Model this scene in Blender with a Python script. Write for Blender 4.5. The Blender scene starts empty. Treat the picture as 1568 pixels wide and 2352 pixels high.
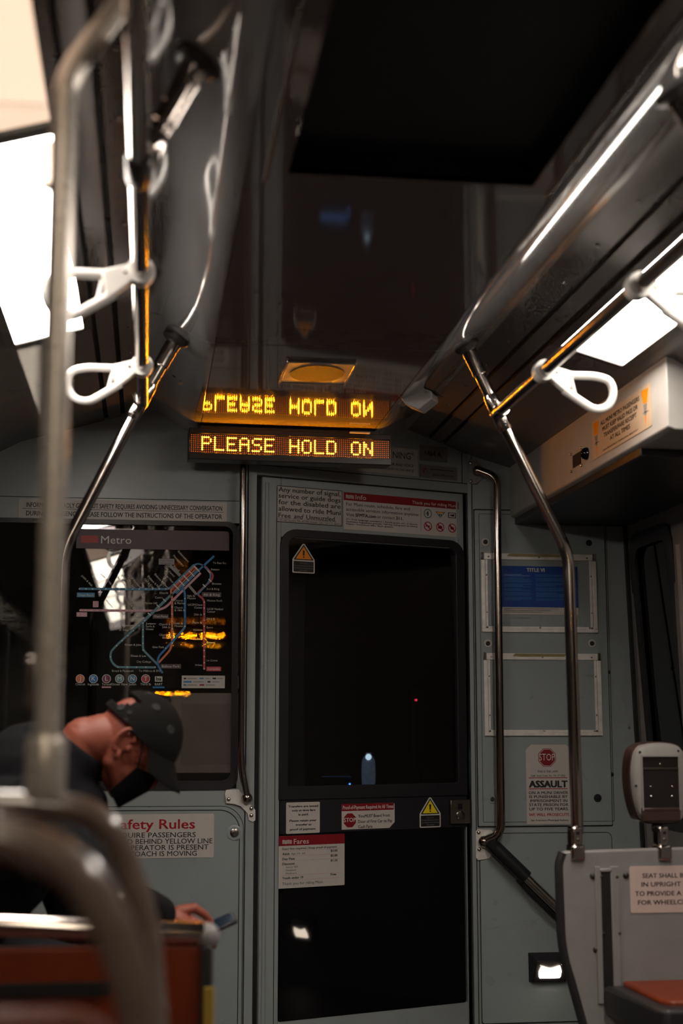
import bpy, bmesh, math, random
import numpy as np
from mathutils import Vector, Matrix
random.seed(7)
SC = bpy.context.scene
COL = SC.collection
R = math.radians

# ------------------------------------------------------------------ camera
F, CX, CY = 3267.0, 784.0, 1176.0            # 50 mm lens on a 24x36 frame, in pixels of the 1568x2352 photo
CAM = Vector((0, 0, 1.15))
VPX, VPY = 338.0, 1665.0                     # where the long axis of the car vanishes
_y = Vector(((VPX - CX) / F, -(VPY - CY) / F, -1)).normalized()
_z = Vector((0, -_y.z, _y.y)).normalized()
_x = _y.cross(_z)
ROT = Matrix((_x, _y, _z))                   # rows: world axes seen from the camera; world = ROT @ cam
cd = bpy.data.cameras.new('camera'); cam = bpy.data.objects.new('camera', cd); COL.objects.link(cam)
cd.sensor_fit = 'VERTICAL'; cd.sensor_height = 36.0; cd.sensor_width = 24.0; cd.lens = 50.0
cd.clip_start = 0.05; cd.clip_end = 100
cd.dof.use_dof = True; cd.dof.focus_distance = 4.85; cd.dof.aperture_fstop = 2.2; cd.dof.aperture_blades = 0
cam.matrix_world = Matrix.Translation(CAM) @ ROT.to_4x4()
SC.camera = cam

# ------------------------------------------------------------------ world, exposure
w = bpy.data.worlds.new('night'); SC.world = w; w.use_nodes = True
w.node_tree.nodes['Background'].inputs[0].default_value = (0.010, 0.012, 0.016, 1)
w.node_tree.nodes['Background'].inputs[1].default_value = 0.3
vs = SC.view_settings
vs.view_transform = 'Standard'; vs.look = 'None'; vs.gamma = 1.0; vs.use_curve_mapping = False
vs.exposure = 0.0
try:
    SC.cycles.use_denoising = True; SC.cycles.max_bounces = 6; SC.cycles.diffuse_bounces = 3; SC.cycles.glossy_bounces = 4; SC.cycles.transparent_max_bounces = 8
    SC.cycles.use_adaptive_sampling = True; SC.cycles.adaptive_threshold = .06; SC.cycles.adaptive_min_samples = 12
    SC.cycles.sample_clamp_indirect = 6.0; SC.cycles.caustics_refractive = False; SC.cycles.caustics_reflective = True
except Exception: pass
LAMP = 21.0          # ceiling light panels
LED_LIT = 640.0      # amber message dots
STEP = 20.0

# ------------------------------------------------------------------ photo pixel -> point on a real plane
def ray(px, py): return ROT @ Vector(((px - CX) / F, -(py - CY) / F, -1))
def at(px, py, **k):
    (a, v), = k.items(); i = 'XYZ'.index(a); d = ray(px, py)
    return CAM + d * ((v - CAM[i]) / d[i])
class Plane:
    def __init__(s, o, right, up):
        s.o, s.r, s.u = Vector(o), Vector(right).normalized(), Vector(up).normalized(); s.n = s.r.cross(s.u)
    def hit(s, px, py):
        d = ray(px, py); p = CAM + d * (s.n.dot(s.o - CAM) / s.n.dot(d)) - s.o
        return p.dot(s.r), p.dot(s.u)
    def pt(s, a, b, off=0): return s.o + s.r * a + s.u * b + s.n * off
    def mat(s, a, b, off=0):
        m = Matrix((s.r, s.u, s.n)).transposed().to_4x4(); m.translation = s.pt(a, b, off); return m
    def shift(s, off): return Plane(s.o + s.n * off, s.r, s.u)

XC = 0.455                                    # middle of the car
YL = 4.86                                     # cab bulkhead, left section
TH = R(20)
P0 = at(588, 1700, Y=YL); P0.z = 0
PL = Plane((0, YL, 0), (1, 0, 0), (0, 0, 1))                          # a = X, b = Z
PD = Plane(P0, (math.cos(TH), math.sin(TH), 0), (0, 0, 1))            # the skewed cab door
SD = PD.hit(1083, 1800)[0]
PE = PD.pt(SD, 0); YR = PE.y
PR = Plane((0, YR, 0), (1, 0, 0), (0, 0, 1))
HW = 1.325
XR, XLW = XC + HW, XC - HW
YB = -5.4                                      # rear end of this part of the car

# ------------------------------------------------------------------ materials
def lin(c):
    return tuple((v / 12.92 if v <= .04045 else ((v + .055) / 1.055) ** 2.4) for v in c)
def srgb(r, g, b): return lin((r / 255, g / 255, b / 255))
def mat(name, col, rough=.5, metal=0, emit=None, es=0, noise=0, nscale=30, bump=0, bscale=120, trans=0, ior=1.45, coat=0, alpha=1, rvar=0, stretch=None, spec=.5):
    m = bpy.data.materials.new(name); m.use_nodes = True
    nt = m.node_tree; b = nt.nodes['Principled BSDF']
    b.inputs['Base Color'].default_value = (*col, 1); b.inputs['Roughness'].default_value = rough
    b.inputs['Metallic'].default_value = metal; b.inputs['IOR'].default_value = ior
    b.inputs['Transmission Weight'].default_value = trans; b.inputs['Coat Weight'].default_value = coat
    b.inputs['Coat Roughness'].default_value = .06; b.inputs['Specular IOR Level'].default_value = spec; b.inputs['Alpha'].default_value = alpha
    if emit: b.inputs['Emission Color'].default_value = (*emit, 1); b.inputs['Emission Strength'].default_value = es
    if noise or bump or rvar:
        tc = nt.nodes.new('ShaderNodeTexCoord'); src = tc.outputs['Object']
        if stretch:
            mp = nt.nodes.new('ShaderNodeMapping'); mp.inputs['Scale'].default_value = stretch
            nt.links.new(src, mp.inputs['Vector']); src = mp.outputs[0]
    if noise:
        n = nt.nodes.new('ShaderNodeTexNoise'); n.inputs['Scale'].default_value = nscale; n.inputs['Detail'].default_value = 6
        nt.links.new(src, n.inputs['Vector'])
        rp = nt.nodes.new('ShaderNodeValToRGB')
        rp.color_ramp.elements[0].position = .3; rp.color_ramp.elements[1].position = .72
        rp.color_ramp.elements[0].color = (*[c * (1 - noise) for c in col], 1)
        rp.color_ramp.elements[1].color = (*[min(1, c * (1 + noise * .5)) for c in col], 1)
        nt.links.new(n.outputs['Fac'], rp.inputs[0]); nt.links.new(rp.outputs[0], b.inputs['Base Color'])
    if rvar:
        n = nt.nodes.new('ShaderNodeTexNoise'); n.inputs['Scale'].default_value = 14; n.inputs['Detail'].default_value = 5
        nt.links.new(src, n.inputs['Vector'])
        mr = nt.nodes.new('ShaderNodeMapRange'); mr.inputs['To Min'].default_value = max(.01, rough - rvar); mr.inputs['To Max'].default_value = rough + rvar
        nt.links.new(n.outputs['Fac'], mr.inputs['Value']); nt.links.new(mr.outputs[0], b.inputs['Roughness'])
    if bump:
        n = nt.nodes.new('ShaderNodeTexNoise'); n.inputs['Scale'].default_value = bscale; n.inputs['Detail'].default_value = 3
        nt.links.new(src, n.inputs['Vector'])
        bp = nt.nodes.new('ShaderNodeBump'); bp.inputs['Strength'].default_value = bump; bp.inputs['Distance'].default_value = .002
        nt.links.new(n.outputs['Fac'], bp.inputs['Height']); nt.links.new(bp.outputs[0], b.inputs['Normal'])
    return m
def pane_mat(name, tint, refl=1.0, rough=0.0, dirt=0.0):
    """thin pane: clear transparency plus mirror reflection after Fresnel, a trace of grime"""
    m = bpy.data.materials.new(name); m.use_nodes = True; nt = m.node_tree
    for n in list(nt.nodes): nt.nodes.remove(n)
    out = nt.nodes.new('ShaderNodeOutputMaterial'); mx = nt.nodes.new('ShaderNodeMixShader')
    tr = nt.nodes.new('ShaderNodeBsdfTransparent'); tr.inputs[0].default_value = (*tint, 1)
    gl = nt.nodes.new('ShaderNodeBsdfGlossy'); gl.inputs['Roughness'].default_value = rough; gl.inputs[0].default_value = (1, 1, 1, 1)
    fr = nt.nodes.new('ShaderNodeFresnel'); fr.inputs['IOR'].default_value = 1.5
    mu = nt.nodes.new('ShaderNodeMath'); mu.operation = 'MULTIPLY'; mu.inputs[1].default_value = refl; mu.use_clamp = True
    nt.links.new(fr.outputs[0], mu.inputs[0]); nt.links.new(mu.outputs[0], mx.inputs[0])
    nt.links.new(tr.outputs[0], mx.inputs[1]); nt.links.new(gl.outputs[0], mx.inputs[2])
    last = mx
    if dirt:
        m2 = nt.nodes.new('ShaderNodeMixShader'); df = nt.nodes.new('ShaderNodeBsdfDiffuse'); df.inputs[0].default_value = (.6, .6, .58, 1)
        n = nt.nodes.new('ShaderNodeTexNoise'); n.inputs['Scale'].default_value = 5; n.inputs['Detail'].default_value = 8
        tc = nt.nodes.new('ShaderNodeTexCoord'); nt.links.new(tc.outputs['Object'], n.inputs['Vector'])
        mr = nt.nodes.new('ShaderNodeMapRange'); mr.inputs['From Min'].default_value = .45; mr.inputs['From Max'].default_value = .8
        mr.inputs['To Max'].default_value = dirt
        nt.links.new(n.outputs['Fac'], mr.inputs['Value']); nt.links.new(mr.outputs[0], m2.inputs[0])
        nt.links.new(mx.outputs[0], m2.inputs[1]); nt.links.new(df.outputs[0], m2.inputs[2]); last = m2
    nt.links.new(last.outputs[0], out.inputs[0])
    return m
M = {}
M['wall'] = mat('painted_wall', (.28, .315, .320), .30, noise=.03, nscale=5, bump=.04, bscale=220, rvar=.02)
M['wall2'] = mat('painted_wall_panel', (.27, .308, .315), .28, noise=.03, nscale=6, bump=.04, bscale=220, rvar=.02)
M['side'] = mat('side_wall_laminate', (.19, .18, .175), .32, noise=.05, bump=.04)
M['ceil'] = mat('dark_gloss_ceiling', (.20, .168, .168), .055, coat=.6, noise=.08, nscale=4, rvar=.02)
M['ceil_side'] = mat('glossy_ceiling_side', (.22, .215, .215), .10, coat=.8, noise=.05, nscale=5, rvar=.03)
M['cove'] = mat('cove_panel', (.105, .098, .095), .26, noise=.06, nscale=8)
M['hatch'] = mat('black_hatch', (.008, .008, .010), .55, noise=.2)
M['black'] = mat('black_rubber', (.010, .010, .012), .45, noise=.15, nscale=60)
M['seam'] = mat('seam_black', (.006, .006, .007), .7, noise=.1)
M['gasket'] = mat('window_gasket', (.014, .013, .016), .38, noise=.12, nscale=50)
M['doorblack'] = mat('door_black_panel', (.012, .012, .015), .42, noise=.15, nscale=30)
M['blackglass'] = mat('dark_door_glass', (.002, .002, .003), .03, noise=.1)
M['steel'] = mat('brushed_steel', (.52, .475, .44), .13, metal=1, rvar=.05, bump=.02, bscale=300)
M['chrome'] = mat('polished_steel', (.70, .67, .63), .13, metal=1, rvar=.03, noise=.03)
M['darksteel'] = mat('tarnished_steel', (.40, .35, .31), .15, metal=1, rvar=.06, noise=.12, nscale=60)
M['alu'] = mat('aluminium_frame', (.80, .77, .72), .32, metal=.2, noise=.15, nscale=40, bump=.05)
M['screw'] = mat('screw_steel', (.35, .33, .31), .25, metal=1, noise=.1)
M['rail_rubber'] = mat('dark_flange', (.03, .027, .026), .35, noise=.1)
M['strap'] = mat('white_strap_plastic', (.74, .72, .69), .34, noise=.05, bump=.02)
M['beige'] = mat('grey_casing', (.40, .385, .36), .4, noise=.08, nscale=20, bump=.05)
M['led_box'] = mat('led_housing', (.014, .011, .010), .30, noise=.1)
M['led_on'] = mat('amber_led', (1, .42, .05), .4, emit=(1.0, .31, .002), es=LED_LIT, noise=.02)
M['led_on_rear'] = mat('amber_led_rear', (1, .42, .05), .4, emit=(1.0, .31, .002), es=LED_LIT, noise=.02)
M['led_halo'] = mat('amber_led_halo', (1, .4, .05), .4, emit=(1.0, .36, .03), es=1.4, noise=.02)  # orange halo around the lit dots, put in as emission
M['led_off_glow'] = mat('unlit_led_glow', (.30, .07, .01), .4, emit=(1, .20, .008), es=.30, noise=.05)  # unlit dots given a weak glow in place of bloom
M['lamp'] = mat('light_diffuser', (.9, .88, .85), .5, emit=(1, .90, .80), es=LAMP, noise=.02)
M['lamp_rear'] = mat('rear_light_diffuser', (.9, .88, .85), .5, emit=(1, .84, .66), es=LAMP * .55, noise=.02)
M['lamp_dim'] = mat('aged_light_diffuser', (.9, .85, .8), .5, emit=(1, .70, .50), es=1.15, noise=.04)
M['step_lamp'] = mat('step_lens', (.9, .9, .85), .5, emit=(1, .84, .66), es=STEP, noise=.02)
M['frame_dark'] = mat('lamp_frame', (.05, .045, .042), .4, noise=.1)
M['paper'] = mat('sticker_paper', (.50, .465, .43), .45, noise=.05, nscale=25)
M['paper2'] = mat('sticker_paper_grey', (.42, .40, .375), .42, noise=.05, nscale=25)
M['paper_pink'] = mat('seat_notice_paper', (.56, .43, .39), .45, noise=.05, nscale=25)
M['paper_tan'] = mat('header_notice_paper', (.55, .40, .27), .45, noise=.06, nscale=25)
M['sheet'] = mat('brown_sheet', (.26, .215, .18), .5, noise=.15, nscale=8)
M['sheet2'] = mat('brown_sheet_print', (.21, .17, .14), .5, noise=.15, nscale=8)
M['plate'] = mat('metal_plate', (.20, .19, .185), .35, metal=.3, noise=.08)
M['ink'] = mat('black_ink', (.010, .010, .011), .5, noise=.1)
M['red_ink'] = mat('red_ink', srgb(160, 20, 32), .42, noise=.08)
M['red_dark'] = mat('dark_red_ink', srgb(128, 14, 26), .42, noise=.08)
M['white_ink'] = mat('white_ink', (.62, .58, .55), .5, noise=.05)
M['orange_ink'] = mat('orange_ink', srgb(235, 140, 20), .42, noise=.06)
M['yellow_ink'] = mat('yellow_ink', srgb(235, 210, 20), .42, noise=.06)
M['teal_ink'] = mat('teal_ink', srgb(40, 110, 110), .5, noise=.06)
M['blue_ink'] = mat('poster_blue', srgb(14, 62, 140), .25, noise=.08, nscale=14)
M['paleblue'] = mat('pale_blue_ink', srgb(120, 150, 200), .5, noise=.05)
M['map_head'] = mat('map_header', srgb(74, 60, 64), .5, noise=.06)
M['map_text'] = mat('map_label_white', srgb(190, 190, 185), .5, noise=.05)
M['map_logo'] = mat('map_logo_red', srgb(150, 52, 46), .5, noise=.05)
M['m_blue'] = mat('map_navy', srgb(60, 118, 150), .5, noise=.05)
M['m_bart'] = mat('map_blue', srgb(38, 110, 165), .5, noise=.05)
M['m_pink'] = mat('map_pink', srgb(190, 140, 152), .5, noise=.05)
M['m_teal'] = mat('map_teal', srgb(86, 128, 140), .5, noise=.05)
M['m_orange'] = mat('map_orange', srgb(196, 110, 70), .5, noise=.05)
M['m_red'] = mat('map_red', srgb(170, 60, 66), .5, noise=.05)
M['m_purple'] = mat('map_purple', srgb(110, 50, 80), .5, noise=.05)
M['m_grey'] = mat('map_grey', srgb(130, 128, 126), .5, noise=.05)
M['pane'] = pane_mat('cab_window_pane', (.78, .78, .80), 2.0)
M['pane2'] = pane_mat('cab_window_inner_pane', (.6, .6, .6), 1.8)
M['door_pane'] = pane_mat('door_window_pane', (.6, .6, .63), .8)
M['side_pane'] = pane_mat('side_window_pane', (.12, .12, .14), 1.0)
M['acrylic'] = pane_mat('acrylic_screen', (.93, .94, .94), .45, .02, dirt=.05)
M['floor'] = mat('ribbed_floor', (.045, .043, .042), .55, noise=.25, nscale=40, bump=.15, bscale=90)
M['seat_o'] = mat('orange_seat', srgb(118, 44, 14), .42, noise=.10, nscale=16, bump=.05)
M['seat_b'] = mat('brown_seat', srgb(84, 32, 20), .45, noise=.12, nscale=14, bump=.05)
M['trim_dark'] = mat('dark_seat_trim', (.022, .021, .023), .38, noise=.1, bump=.05)
M['grey_pl'] = mat('grey_seat_panel', (.235, .225, .222), .38, noise=.07, nscale=18, bump=.06, bscale=400)
M['tube_pale'] = mat('worn_pale_tube', (.56, .51, .455), .27, metal=.45, noise=.12, nscale=30, rvar=.06)
M['hoop'] = mat('worn_brown_tube', (.135, .098, .08), .30, coat=.9, noise=.2, nscale=20)
M['tube_brown'] = mat('brown_coated_tube', (.050, .026, .022), .32, noise=.15)
M['yellow'] = mat('yellow_edge', srgb(150, 125, 40), .5, noise=.12)
M['skin'] = mat('skin', srgb(150, 80, 62), .5, noise=.10, nscale=45, bump=.08, bscale=260)
M['jacket'] = mat('black_jacket', (.010, .0105, .013), .85, spec=.2, noise=.25, nscale=60, bump=.25, bscale=70)
M['cap'] = mat('dark_cap_cloth', (.010, .0095, .0095), .9, spec=.15, noise=.2, nscale=160, bump=.3, bscale=500)
M['cap_patch'] = mat('grey_cap_print', (.022, .022, .022), .8, noise=.5, nscale=150)
M['mask'] = mat('black_mask_cloth', (.005, .005, .006), .85, spec=.15, noise=.2, nscale=120, bump=.2, bscale=400)
M['jeans'] = mat('dark_trousers', (.03, .034, .045), .8, noise=.25, nscale=80, bump=.2)
M['phone'] = mat('phone_case', (.02, .02, .022), .3, noise=.1)
M['screen'] = mat('phone_screen', (.02, .03, .04), .1, emit=(.20, .42, .75), es=.012, noise=.3)
M['cab'] = mat('cab_dark', (.012, .012, .013), .7, noise=.2)
M['cab_grey'] = mat('cab_grey_panel', (.06, .058, .058), .6, noise=.15)
M['blueglow'] = mat('blue_indicator', (.1, .3, .9), .4, emit=(.08, .35, 1), es=4, noise=.02)
M['redglow'] = mat('red_indicator', (.9, .05, .1), .4, emit=(1, .04, .10), es=2.0, noise=.02)
M['coolglow'] = mat('pale_console_light', (.6, .7, .75), .4, emit=(.62, .86, .92), es=2.0, noise=.1)
M['bottle'] = mat('dim_bottle', (.2, .25, .3), .25, emit=(.30, .42, .55), es=.16, noise=.7, nscale=40)
M['reader'] = mat('reader_plastic', (.26, .245, .228), .42, noise=.06, nscale=40, bump=.08, bscale=500)
M['reader_face'] = mat('reader_dark_face', (.018, .014, .014), .12, noise=.1)
M['bluescreen'] = mat('console_screen', (.02, .03, .05), .3, emit=(.10, .34, .80), es=.9, noise=.3)
M['glue'] = mat('old_adhesive', srgb(150, 130, 90), .7, noise=.2, nscale=60)
M['cam_white'] = mat('camera_casing', (.42, .40, .39), .35, noise=.05)
M['spk'] = mat('speaker_grille', (.10, .085, .07), .45, noise=.3, nscale=200, bump=.5, bscale=400)

for k_ in ('led_off_glow', 'led_halo', 'led_on_rear', 'blueglow', 'redglow', 'coolglow', 'lamp_dim', 'screen', 'bottle', 'bluescreen'): M[k_].cycles.emission_sampling = 'NONE'
# ------------------------------------------------------------------ mesh builder
class MB:
    def __init__(s): s.v, s.f = [], []
    def add(s, vs, fs):
        o = len(s.v); s.v += [tuple(p) for p in vs]; s.f += [tuple(i + o for i in q) for q in fs]; return s
    def box(s, x0, x1, y0, y1, z0, z1, m=None):
        p = [Vector(q) for q in ((x0, y0, z0), (x1, y0, z0), (x1, y1, z0), (x0, y1, z0), (x0, y0, z1), (x1, y0, z1), (x1, y1, z1), (x0, y1, z1))]
        if m: p = [m @ q for q in p]
        return s.add(p, [(0, 3, 2, 1), (4, 5, 6, 7), (0, 1, 5, 4), (1, 2, 6, 5), (2, 3, 7, 6), (3, 0, 4, 7)])
    def prism(s, poly, z0, z1, m=None):
        n = len(poly); p = [Vector((x, y, z0)) for x, y in poly] + [Vector((x, y, z1)) for x, y in poly]
        if m: p = [m @ q for q in p]
        return s.add(p, [tuple(range(n - 1, -1, -1)), tuple(range(n, 2 * n))] + [(i, (i + 1) % n, n + (i + 1) % n, n + i) for i in range(n)])
    def ring(s, outer, inner, z0, z1, m=None):
        n = len(outer); p = [Vector((x, y, z)) for z in (z0, z1) for poly in (outer, inner) for x, y in poly]
        if m: p = [m @ q for q in p]
        f = []
        for i in range(n):
            j = (i + 1) % n
            f += [(i, n + i, n + j, j), (2 * n + i, 2 * n + j, 3 * n + j, 3 * n + i), (i, j, 2 * n + j, 2 * n + i), (n + i, 3 * n + i, 3 * n + j, n + j)]
        return s.add(p, f)
    def tube(s, path, r, n=14, closed=False, cap=True, ry=None):
        P = [Vector(p) for p in path]; L = len(P); rr = r if isinstance(r, (list, tuple)) else [r] * L
        T = []
        for i in range(L):
            a = P[(i - 1) % L] if (closed or i > 0) else P[i]; b = P[(i + 1) % L] if (closed or i < L - 1) else P[i]
            T.append((b - a).normalized())
        up = Vector((0, 0, 1)) if abs(T[0].z) < .9 else Vector((0, 1, 0))
        u = T[0].cross(up).normalized(); vs = []
        for i in range(L):
            u = (u - T[i] * u.dot(T[i])).normalized(); q = T[i].cross(u)
            for k in range(n):
                a = 2 * math.pi * k / n; vs.append(P[i] + u * math.cos(a) * rr[i] + q * math.sin(a) * (ry if ry else rr[i]))
        fs = [(i * n + k, i * n + (k + 1) % n, ((i + 1) % L) * n + (k + 1) % n, ((i + 1) % L) * n + k) for i in range(L if closed else L - 1) for k in range(n)]
        if cap and not closed: fs += [tuple(range(n - 1, -1, -1)), tuple(range((L - 1) * n, L * n))]
        return s.add(vs, fs)
    def cyl(s, p0, p1, r0, r1=None, n=20): return s.tube([p0, p1], [r0, r0 if r1 is None else r1], n)
    def lathe(s, prof, m, n=24):
        vs, fs = [], []
        for r, z in prof:
            for k in range(n):
                a = 2 * math.pi * k / n; vs.append(m @ Vector((r * math.cos(a), r * math.sin(a), z)))
        L = len(prof)
        for i in range(L - 1):
            for k in range(n): fs.append((i * n + k, i * n + (k + 1) % n, (i + 1) * n + (k + 1) % n, (i + 1) * n + k))
        fs.append(tuple(range(n - 1, -1, -1))); fs.append(tuple(range((L - 1) * n, L * n)))
        return s.add(vs, fs)
    def sphere(s, c, rx, ry=None, rz=None, m=None, n=20, h=12):
        ry = ry or rx; rz = rz or rx; c = Vector(c); vs = []
        for i in range(1, h):
            t = math.pi * i / h
            for k in range(n):
                a = 2 * math.pi * k / n; q = Vector((rx * math.sin(t) * math.cos(a), ry * math.sin(t) * math.sin(a), rz * math.cos(t)))
                vs.append(c + (m @ q if m else q))
        q = Vector((0, 0, rz)); vs += [c + (m @ q if m else q), c - (m @ q if m else q)]
        T, B = len(vs) - 2, len(vs) - 1; fs = []
        for i in range(h - 2):
            for k in range(n): fs.append((i * n + k, (i + 1) * n + k, (i + 1) * n + (k + 1) % n, i * n + (k + 1) % n))
        for k in range(n): fs.append((T, k, (k + 1) % n)); fs.append((B, (h - 2) * n + (k + 1) % n, (h - 2) * n + k))
        return s.add(vs, fs)
    def build(s, name, m, parent=None, bevel=0, ang=35, seg=2, local=False, fix=True):
        me = bpy.data.meshes.new(name); me.from_pydata(s.v, [], s.f); me.update()
        if fix:
            bm = bmesh.new(); bm.from_mesh(me); bmesh.ops.recalc_face_normals(bm, faces=bm.faces); bm.to_mesh(me); bm.free()
        me.shade_smooth(); me.set_sharp_from_angle(angle=R(ang))
        me.materials.append(M[m] if isinstance(m, str) else m)
        o = bpy.data.objects.new(name, me); COL.objects.link(o)
        if parent is not None:
            o.parent = parent
            if not local: o.matrix_parent_inverse = WM[parent].inverted()
        WM[o] = (WM[parent].copy() if (parent is not None and local) else Matrix())
        if bevel:
            b = o.modifiers.new('bevel', 'BEVEL'); b.width = bevel; b.segments = seg; b.limit_method = 'ANGLE'; b.angle_limit = R(40)
        return o
WM = {}                                       # world matrices, known without a depsgraph update
def tag(o, label=None, cat=None, group=None, kind=None):
    if label: o['label'] = label
    if cat: o['category'] = cat
    if group: o['group'] = group
    if kind: o['kind'] = kind
    return o
def thing(name, label, cat, loc=(0, 0, 0), group=None, kind=None):
    o = bpy.data.objects.new(name, None); COL.objects.link(o); o.location = loc; o.empty_display_size = .05
    WM[o] = Matrix.Translation(Vector(loc)); return tag(o, label, cat, group, kind)
def copy_tree(o, parent=None):
    c = o.copy(); COL.objects.link(c)
    if parent is not None: c.parent = parent
    WM[c] = WM[o].copy()
    for ch in list(o.children): copy_tree(ch, c)
    return c
def place(o, loc): o.location = loc; WM[o] = Matrix.Translation(Vector(loc)); return o
def rrect(x0, y0, x1, y1, r=0, n=5):
    r = [r] * 4 if not isinstance(r, (list, tuple)) else r       # bl, br, tr, tl
    out = []
    for (cx, cy, a0), q in zip(((x0, y0, 180), (x1, y0, 270), (x1, y1, 0), (x0, y1, 90)), r):
        sx = 1 if cx == x0 else -1; sy = 1 if cy == y0 else -1; q = max(q, 1e-5)
        for k in range(n + 1):
            a = R(a0 + 90 * k / n); out.append((cx + sx * q + q * math.cos(a), cy + sy * q + q * math.sin(a)))
    return out
def arc(c, r, a0, a1, u, v, n=8):
    c, u, v = Vector(c), Vector(u), Vector(v)
    return [c + u * r * math.cos(R(a0 + (a1 - a0) * k / n)) + v * r * math.sin(R(a0 + (a1 - a0) * k / n)) for k in range(n + 1)]
def fillet(pts, r, n=6):
    P = [Vector(p) for p in pts]; out = [P[0]]
    for i in range(1, len(P) - 1):
        a, b, c = P[i - 1], P[i], P[i + 1]; d1 = (a - b).normalized(); d2 = (c - b).normalized()
        t = min(r, (a - b).length * .49, (c - b).length * .49); s, e = b + d1 * t, b + d2 * t
        for k in range(n + 1):
            q = k / n; out.append(s * (1 - q) ** 2 + b * 2 * q * (1 - q) + e * q * q)
    out.append(P[-1]); return out

# ------------------------------------------------------------------ lettering and stickers
_fc = {}
def text_mesh(s, bold=0.0, spacing=1.0, shear=0.0):
    key = (s, bold, spacing, shear)
    if key in _fc: return _fc[key]
    c = bpy.data.curves.new('t', 'FONT'); c.body = s; c.size = 1; c.resolution_u = 2; c.space_character = spacing; c.shear = shear
    o = bpy.data.objects.new('t', c); me = bpy.data.meshes.new_from_object(o)
    bpy.data.objects.remove(o); bpy.data.curves.remove(c)
    if bold:                                   # heavier strokes: the same glyphs laid over each other, slightly apart
        bm = bmesh.new()
        for dx, dy, dz in ((-1, -.6, 0), (1, -.6, .00005), (-1, .6, .0001), (1, .6, .00015)):
            m2 = me.copy(); m2.transform(Matrix.Translation((dx * bold, dy * bold, dz))); bm.from_mesh(m2); bpy.data.meshes.remove(m2)
        bm.to_mesh(me); bm.free()
    v = np.empty(len(me.vertices) * 3); me.vertices.foreach_get('co', v); v = v.reshape(-1, 3)
    _fc[key] = (me, v[:, 0].min(), v[:, 0].max()); return _fc[key]
_h = text_mesh('H')[0]; CAPH = max(q.co.y for q in _h.vertices) - min(q.co.y for q in _h.vertices)
def ltext(root, s, x, y, width, cap, m, bold=0.0, z=.0008, align='l', rot=0, name='lettering', spacing=1.0, shear=0.0):
    """one line of lettering in the local frame of a sticker; x,y baseline; width None keeps proportions"""
    me, a, b = text_mesh(s, bold, spacing, shear)
    sy = cap / CAPH; sx = (width / (b - a)) if width else sy
    me2 = me.copy(); wd = (b - a) * sx
    off = {'l': 0, 'c': -wd / 2, 'r': -wd}[align]
    me2.transform(Matrix.Translation((x, y, z)) @ Matrix.Rotation(R(rot), 4, 'Z') @ Matrix.Translation((off, 0, 0)) @ Matrix.Diagonal((sx, sy, 1, 1)) @ Matrix.Translation((-a, 0, 0)))
    me2.materials.clear(); me2.materials.append(M[m]); me2.name = name
    o = bpy.data.objects.new(name, me2); COL.objects.link(o); o.parent = root; return o
class Sticker:
    """a thin plate lying on a plane; px,py arguments are photo pixels measured on that plane"""
    def __init__(s, name, label, cat, plane, box, m='paper', r=.004, th=.0012, poly=None, group=None):
        s.pl = plane
        q = box if len(box[0:1]) and isinstance(box[0], tuple) else [(box[0], box[1]), (box[2], box[1]), (box[2], box[3]), (box[0], box[3])]   # TL TR BR BL
        pts = [plane.hit(*p) for p in q]
        L = (pts[0][0] + pts[3][0]) / 2; Rr = (pts[1][0] + pts[2][0]) / 2
        T = (pts[0][1] + pts[1][1]) / 2; B = (pts[2][1] + pts[3][1]) / 2      # a true rectangle on the plane
        s.c = ((L + Rr) / 2, (T + B) / 2); s.w, s.h = Rr - L, T - B
        mb = MB(); mb.prism(poly(s.w, s.h) if poly else rrect(-s.w / 2, -s.h / 2, s.w / 2, s.h / 2, r, 4), 0, th)
        o = mb.build(name, m); o.matrix_world = plane.mat(s.c[0], s.c[1], .0004); WM[o] = o.matrix_world.copy()
        s.o = tag(o, label, cat, group); s.z = th + .0003
    def l(s, px, py): a, b = s.pl.hit(px, py); return a - s.c[0], b - s.c[1]
    def text(s, t, fx, fy, fw, fcap, m='ink', bold=.012, align='l', **k):
        """position as fractions of the plate: fx from the left, fy from the top (baseline)"""
        return ltext(s.o, t, (fx - .5) * s.w, (.5 - fy) * s.h, fw * s.w if fw else None, fcap * s.h, m, bold, s.z + k.pop('dz', 0), align, **k)
    def poly(s, pts, m, name='mark', z=0, th=.0003):
        mb = MB(); mb.prism([((x - .5) * s.w, (.5 - y) * s.h) for x, y in pts][::-1], s.z - .0002 + z, s.z + th - .0002 + z)
        return mb.build(name, m, s.o, local=True)
    def rect(s, x0, y0, x1, y1, m, name='band', r=0, z=0):
        mb = MB(); mb.prism(rrect((x0 - .5) * s.w, (.5 - y1) * s.h, (x1 - .5) * s.w, (.5 - y0) * s.h, r, 3), s.z - .0002 + z, s.z + .0001 + z)
        return mb.build(name, m, s.o, local=True)
    def disc(s, x, y, rad, m, name='mark', z=0, n=20, inner=0, a0=0):
        cx, cy = (x - .5) * s.w, (.5 - y) * s.h; P = [(cx + rad * math.cos(R(a0) + 2 * math.pi * k / n), cy + rad * math.sin(R(a0) + 2 * math.pi * k / n)) for k in range(n)]
        mb = MB()
        if inner: mb.ring(P, [(cx + (q[0] - cx) * inner, cy + (q[1] - cy) * inner) for q in P], s.z - .0002 + z, s.z + .0001 + z)
        else: mb.prism(P, s.z - .0002 + z, s.z + .0001 + z)
        return mb.build(name, m, s.o, local=True)

# ================================================================== THE SETTING
# ------------------------------------------------------------------ floor
tag(MB().box(XLW - .05, XR + .05, YB, 6.9, -.06, 0).build('floor', 'floor'), kind='structure', label='dark ribbed car floor')

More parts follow.
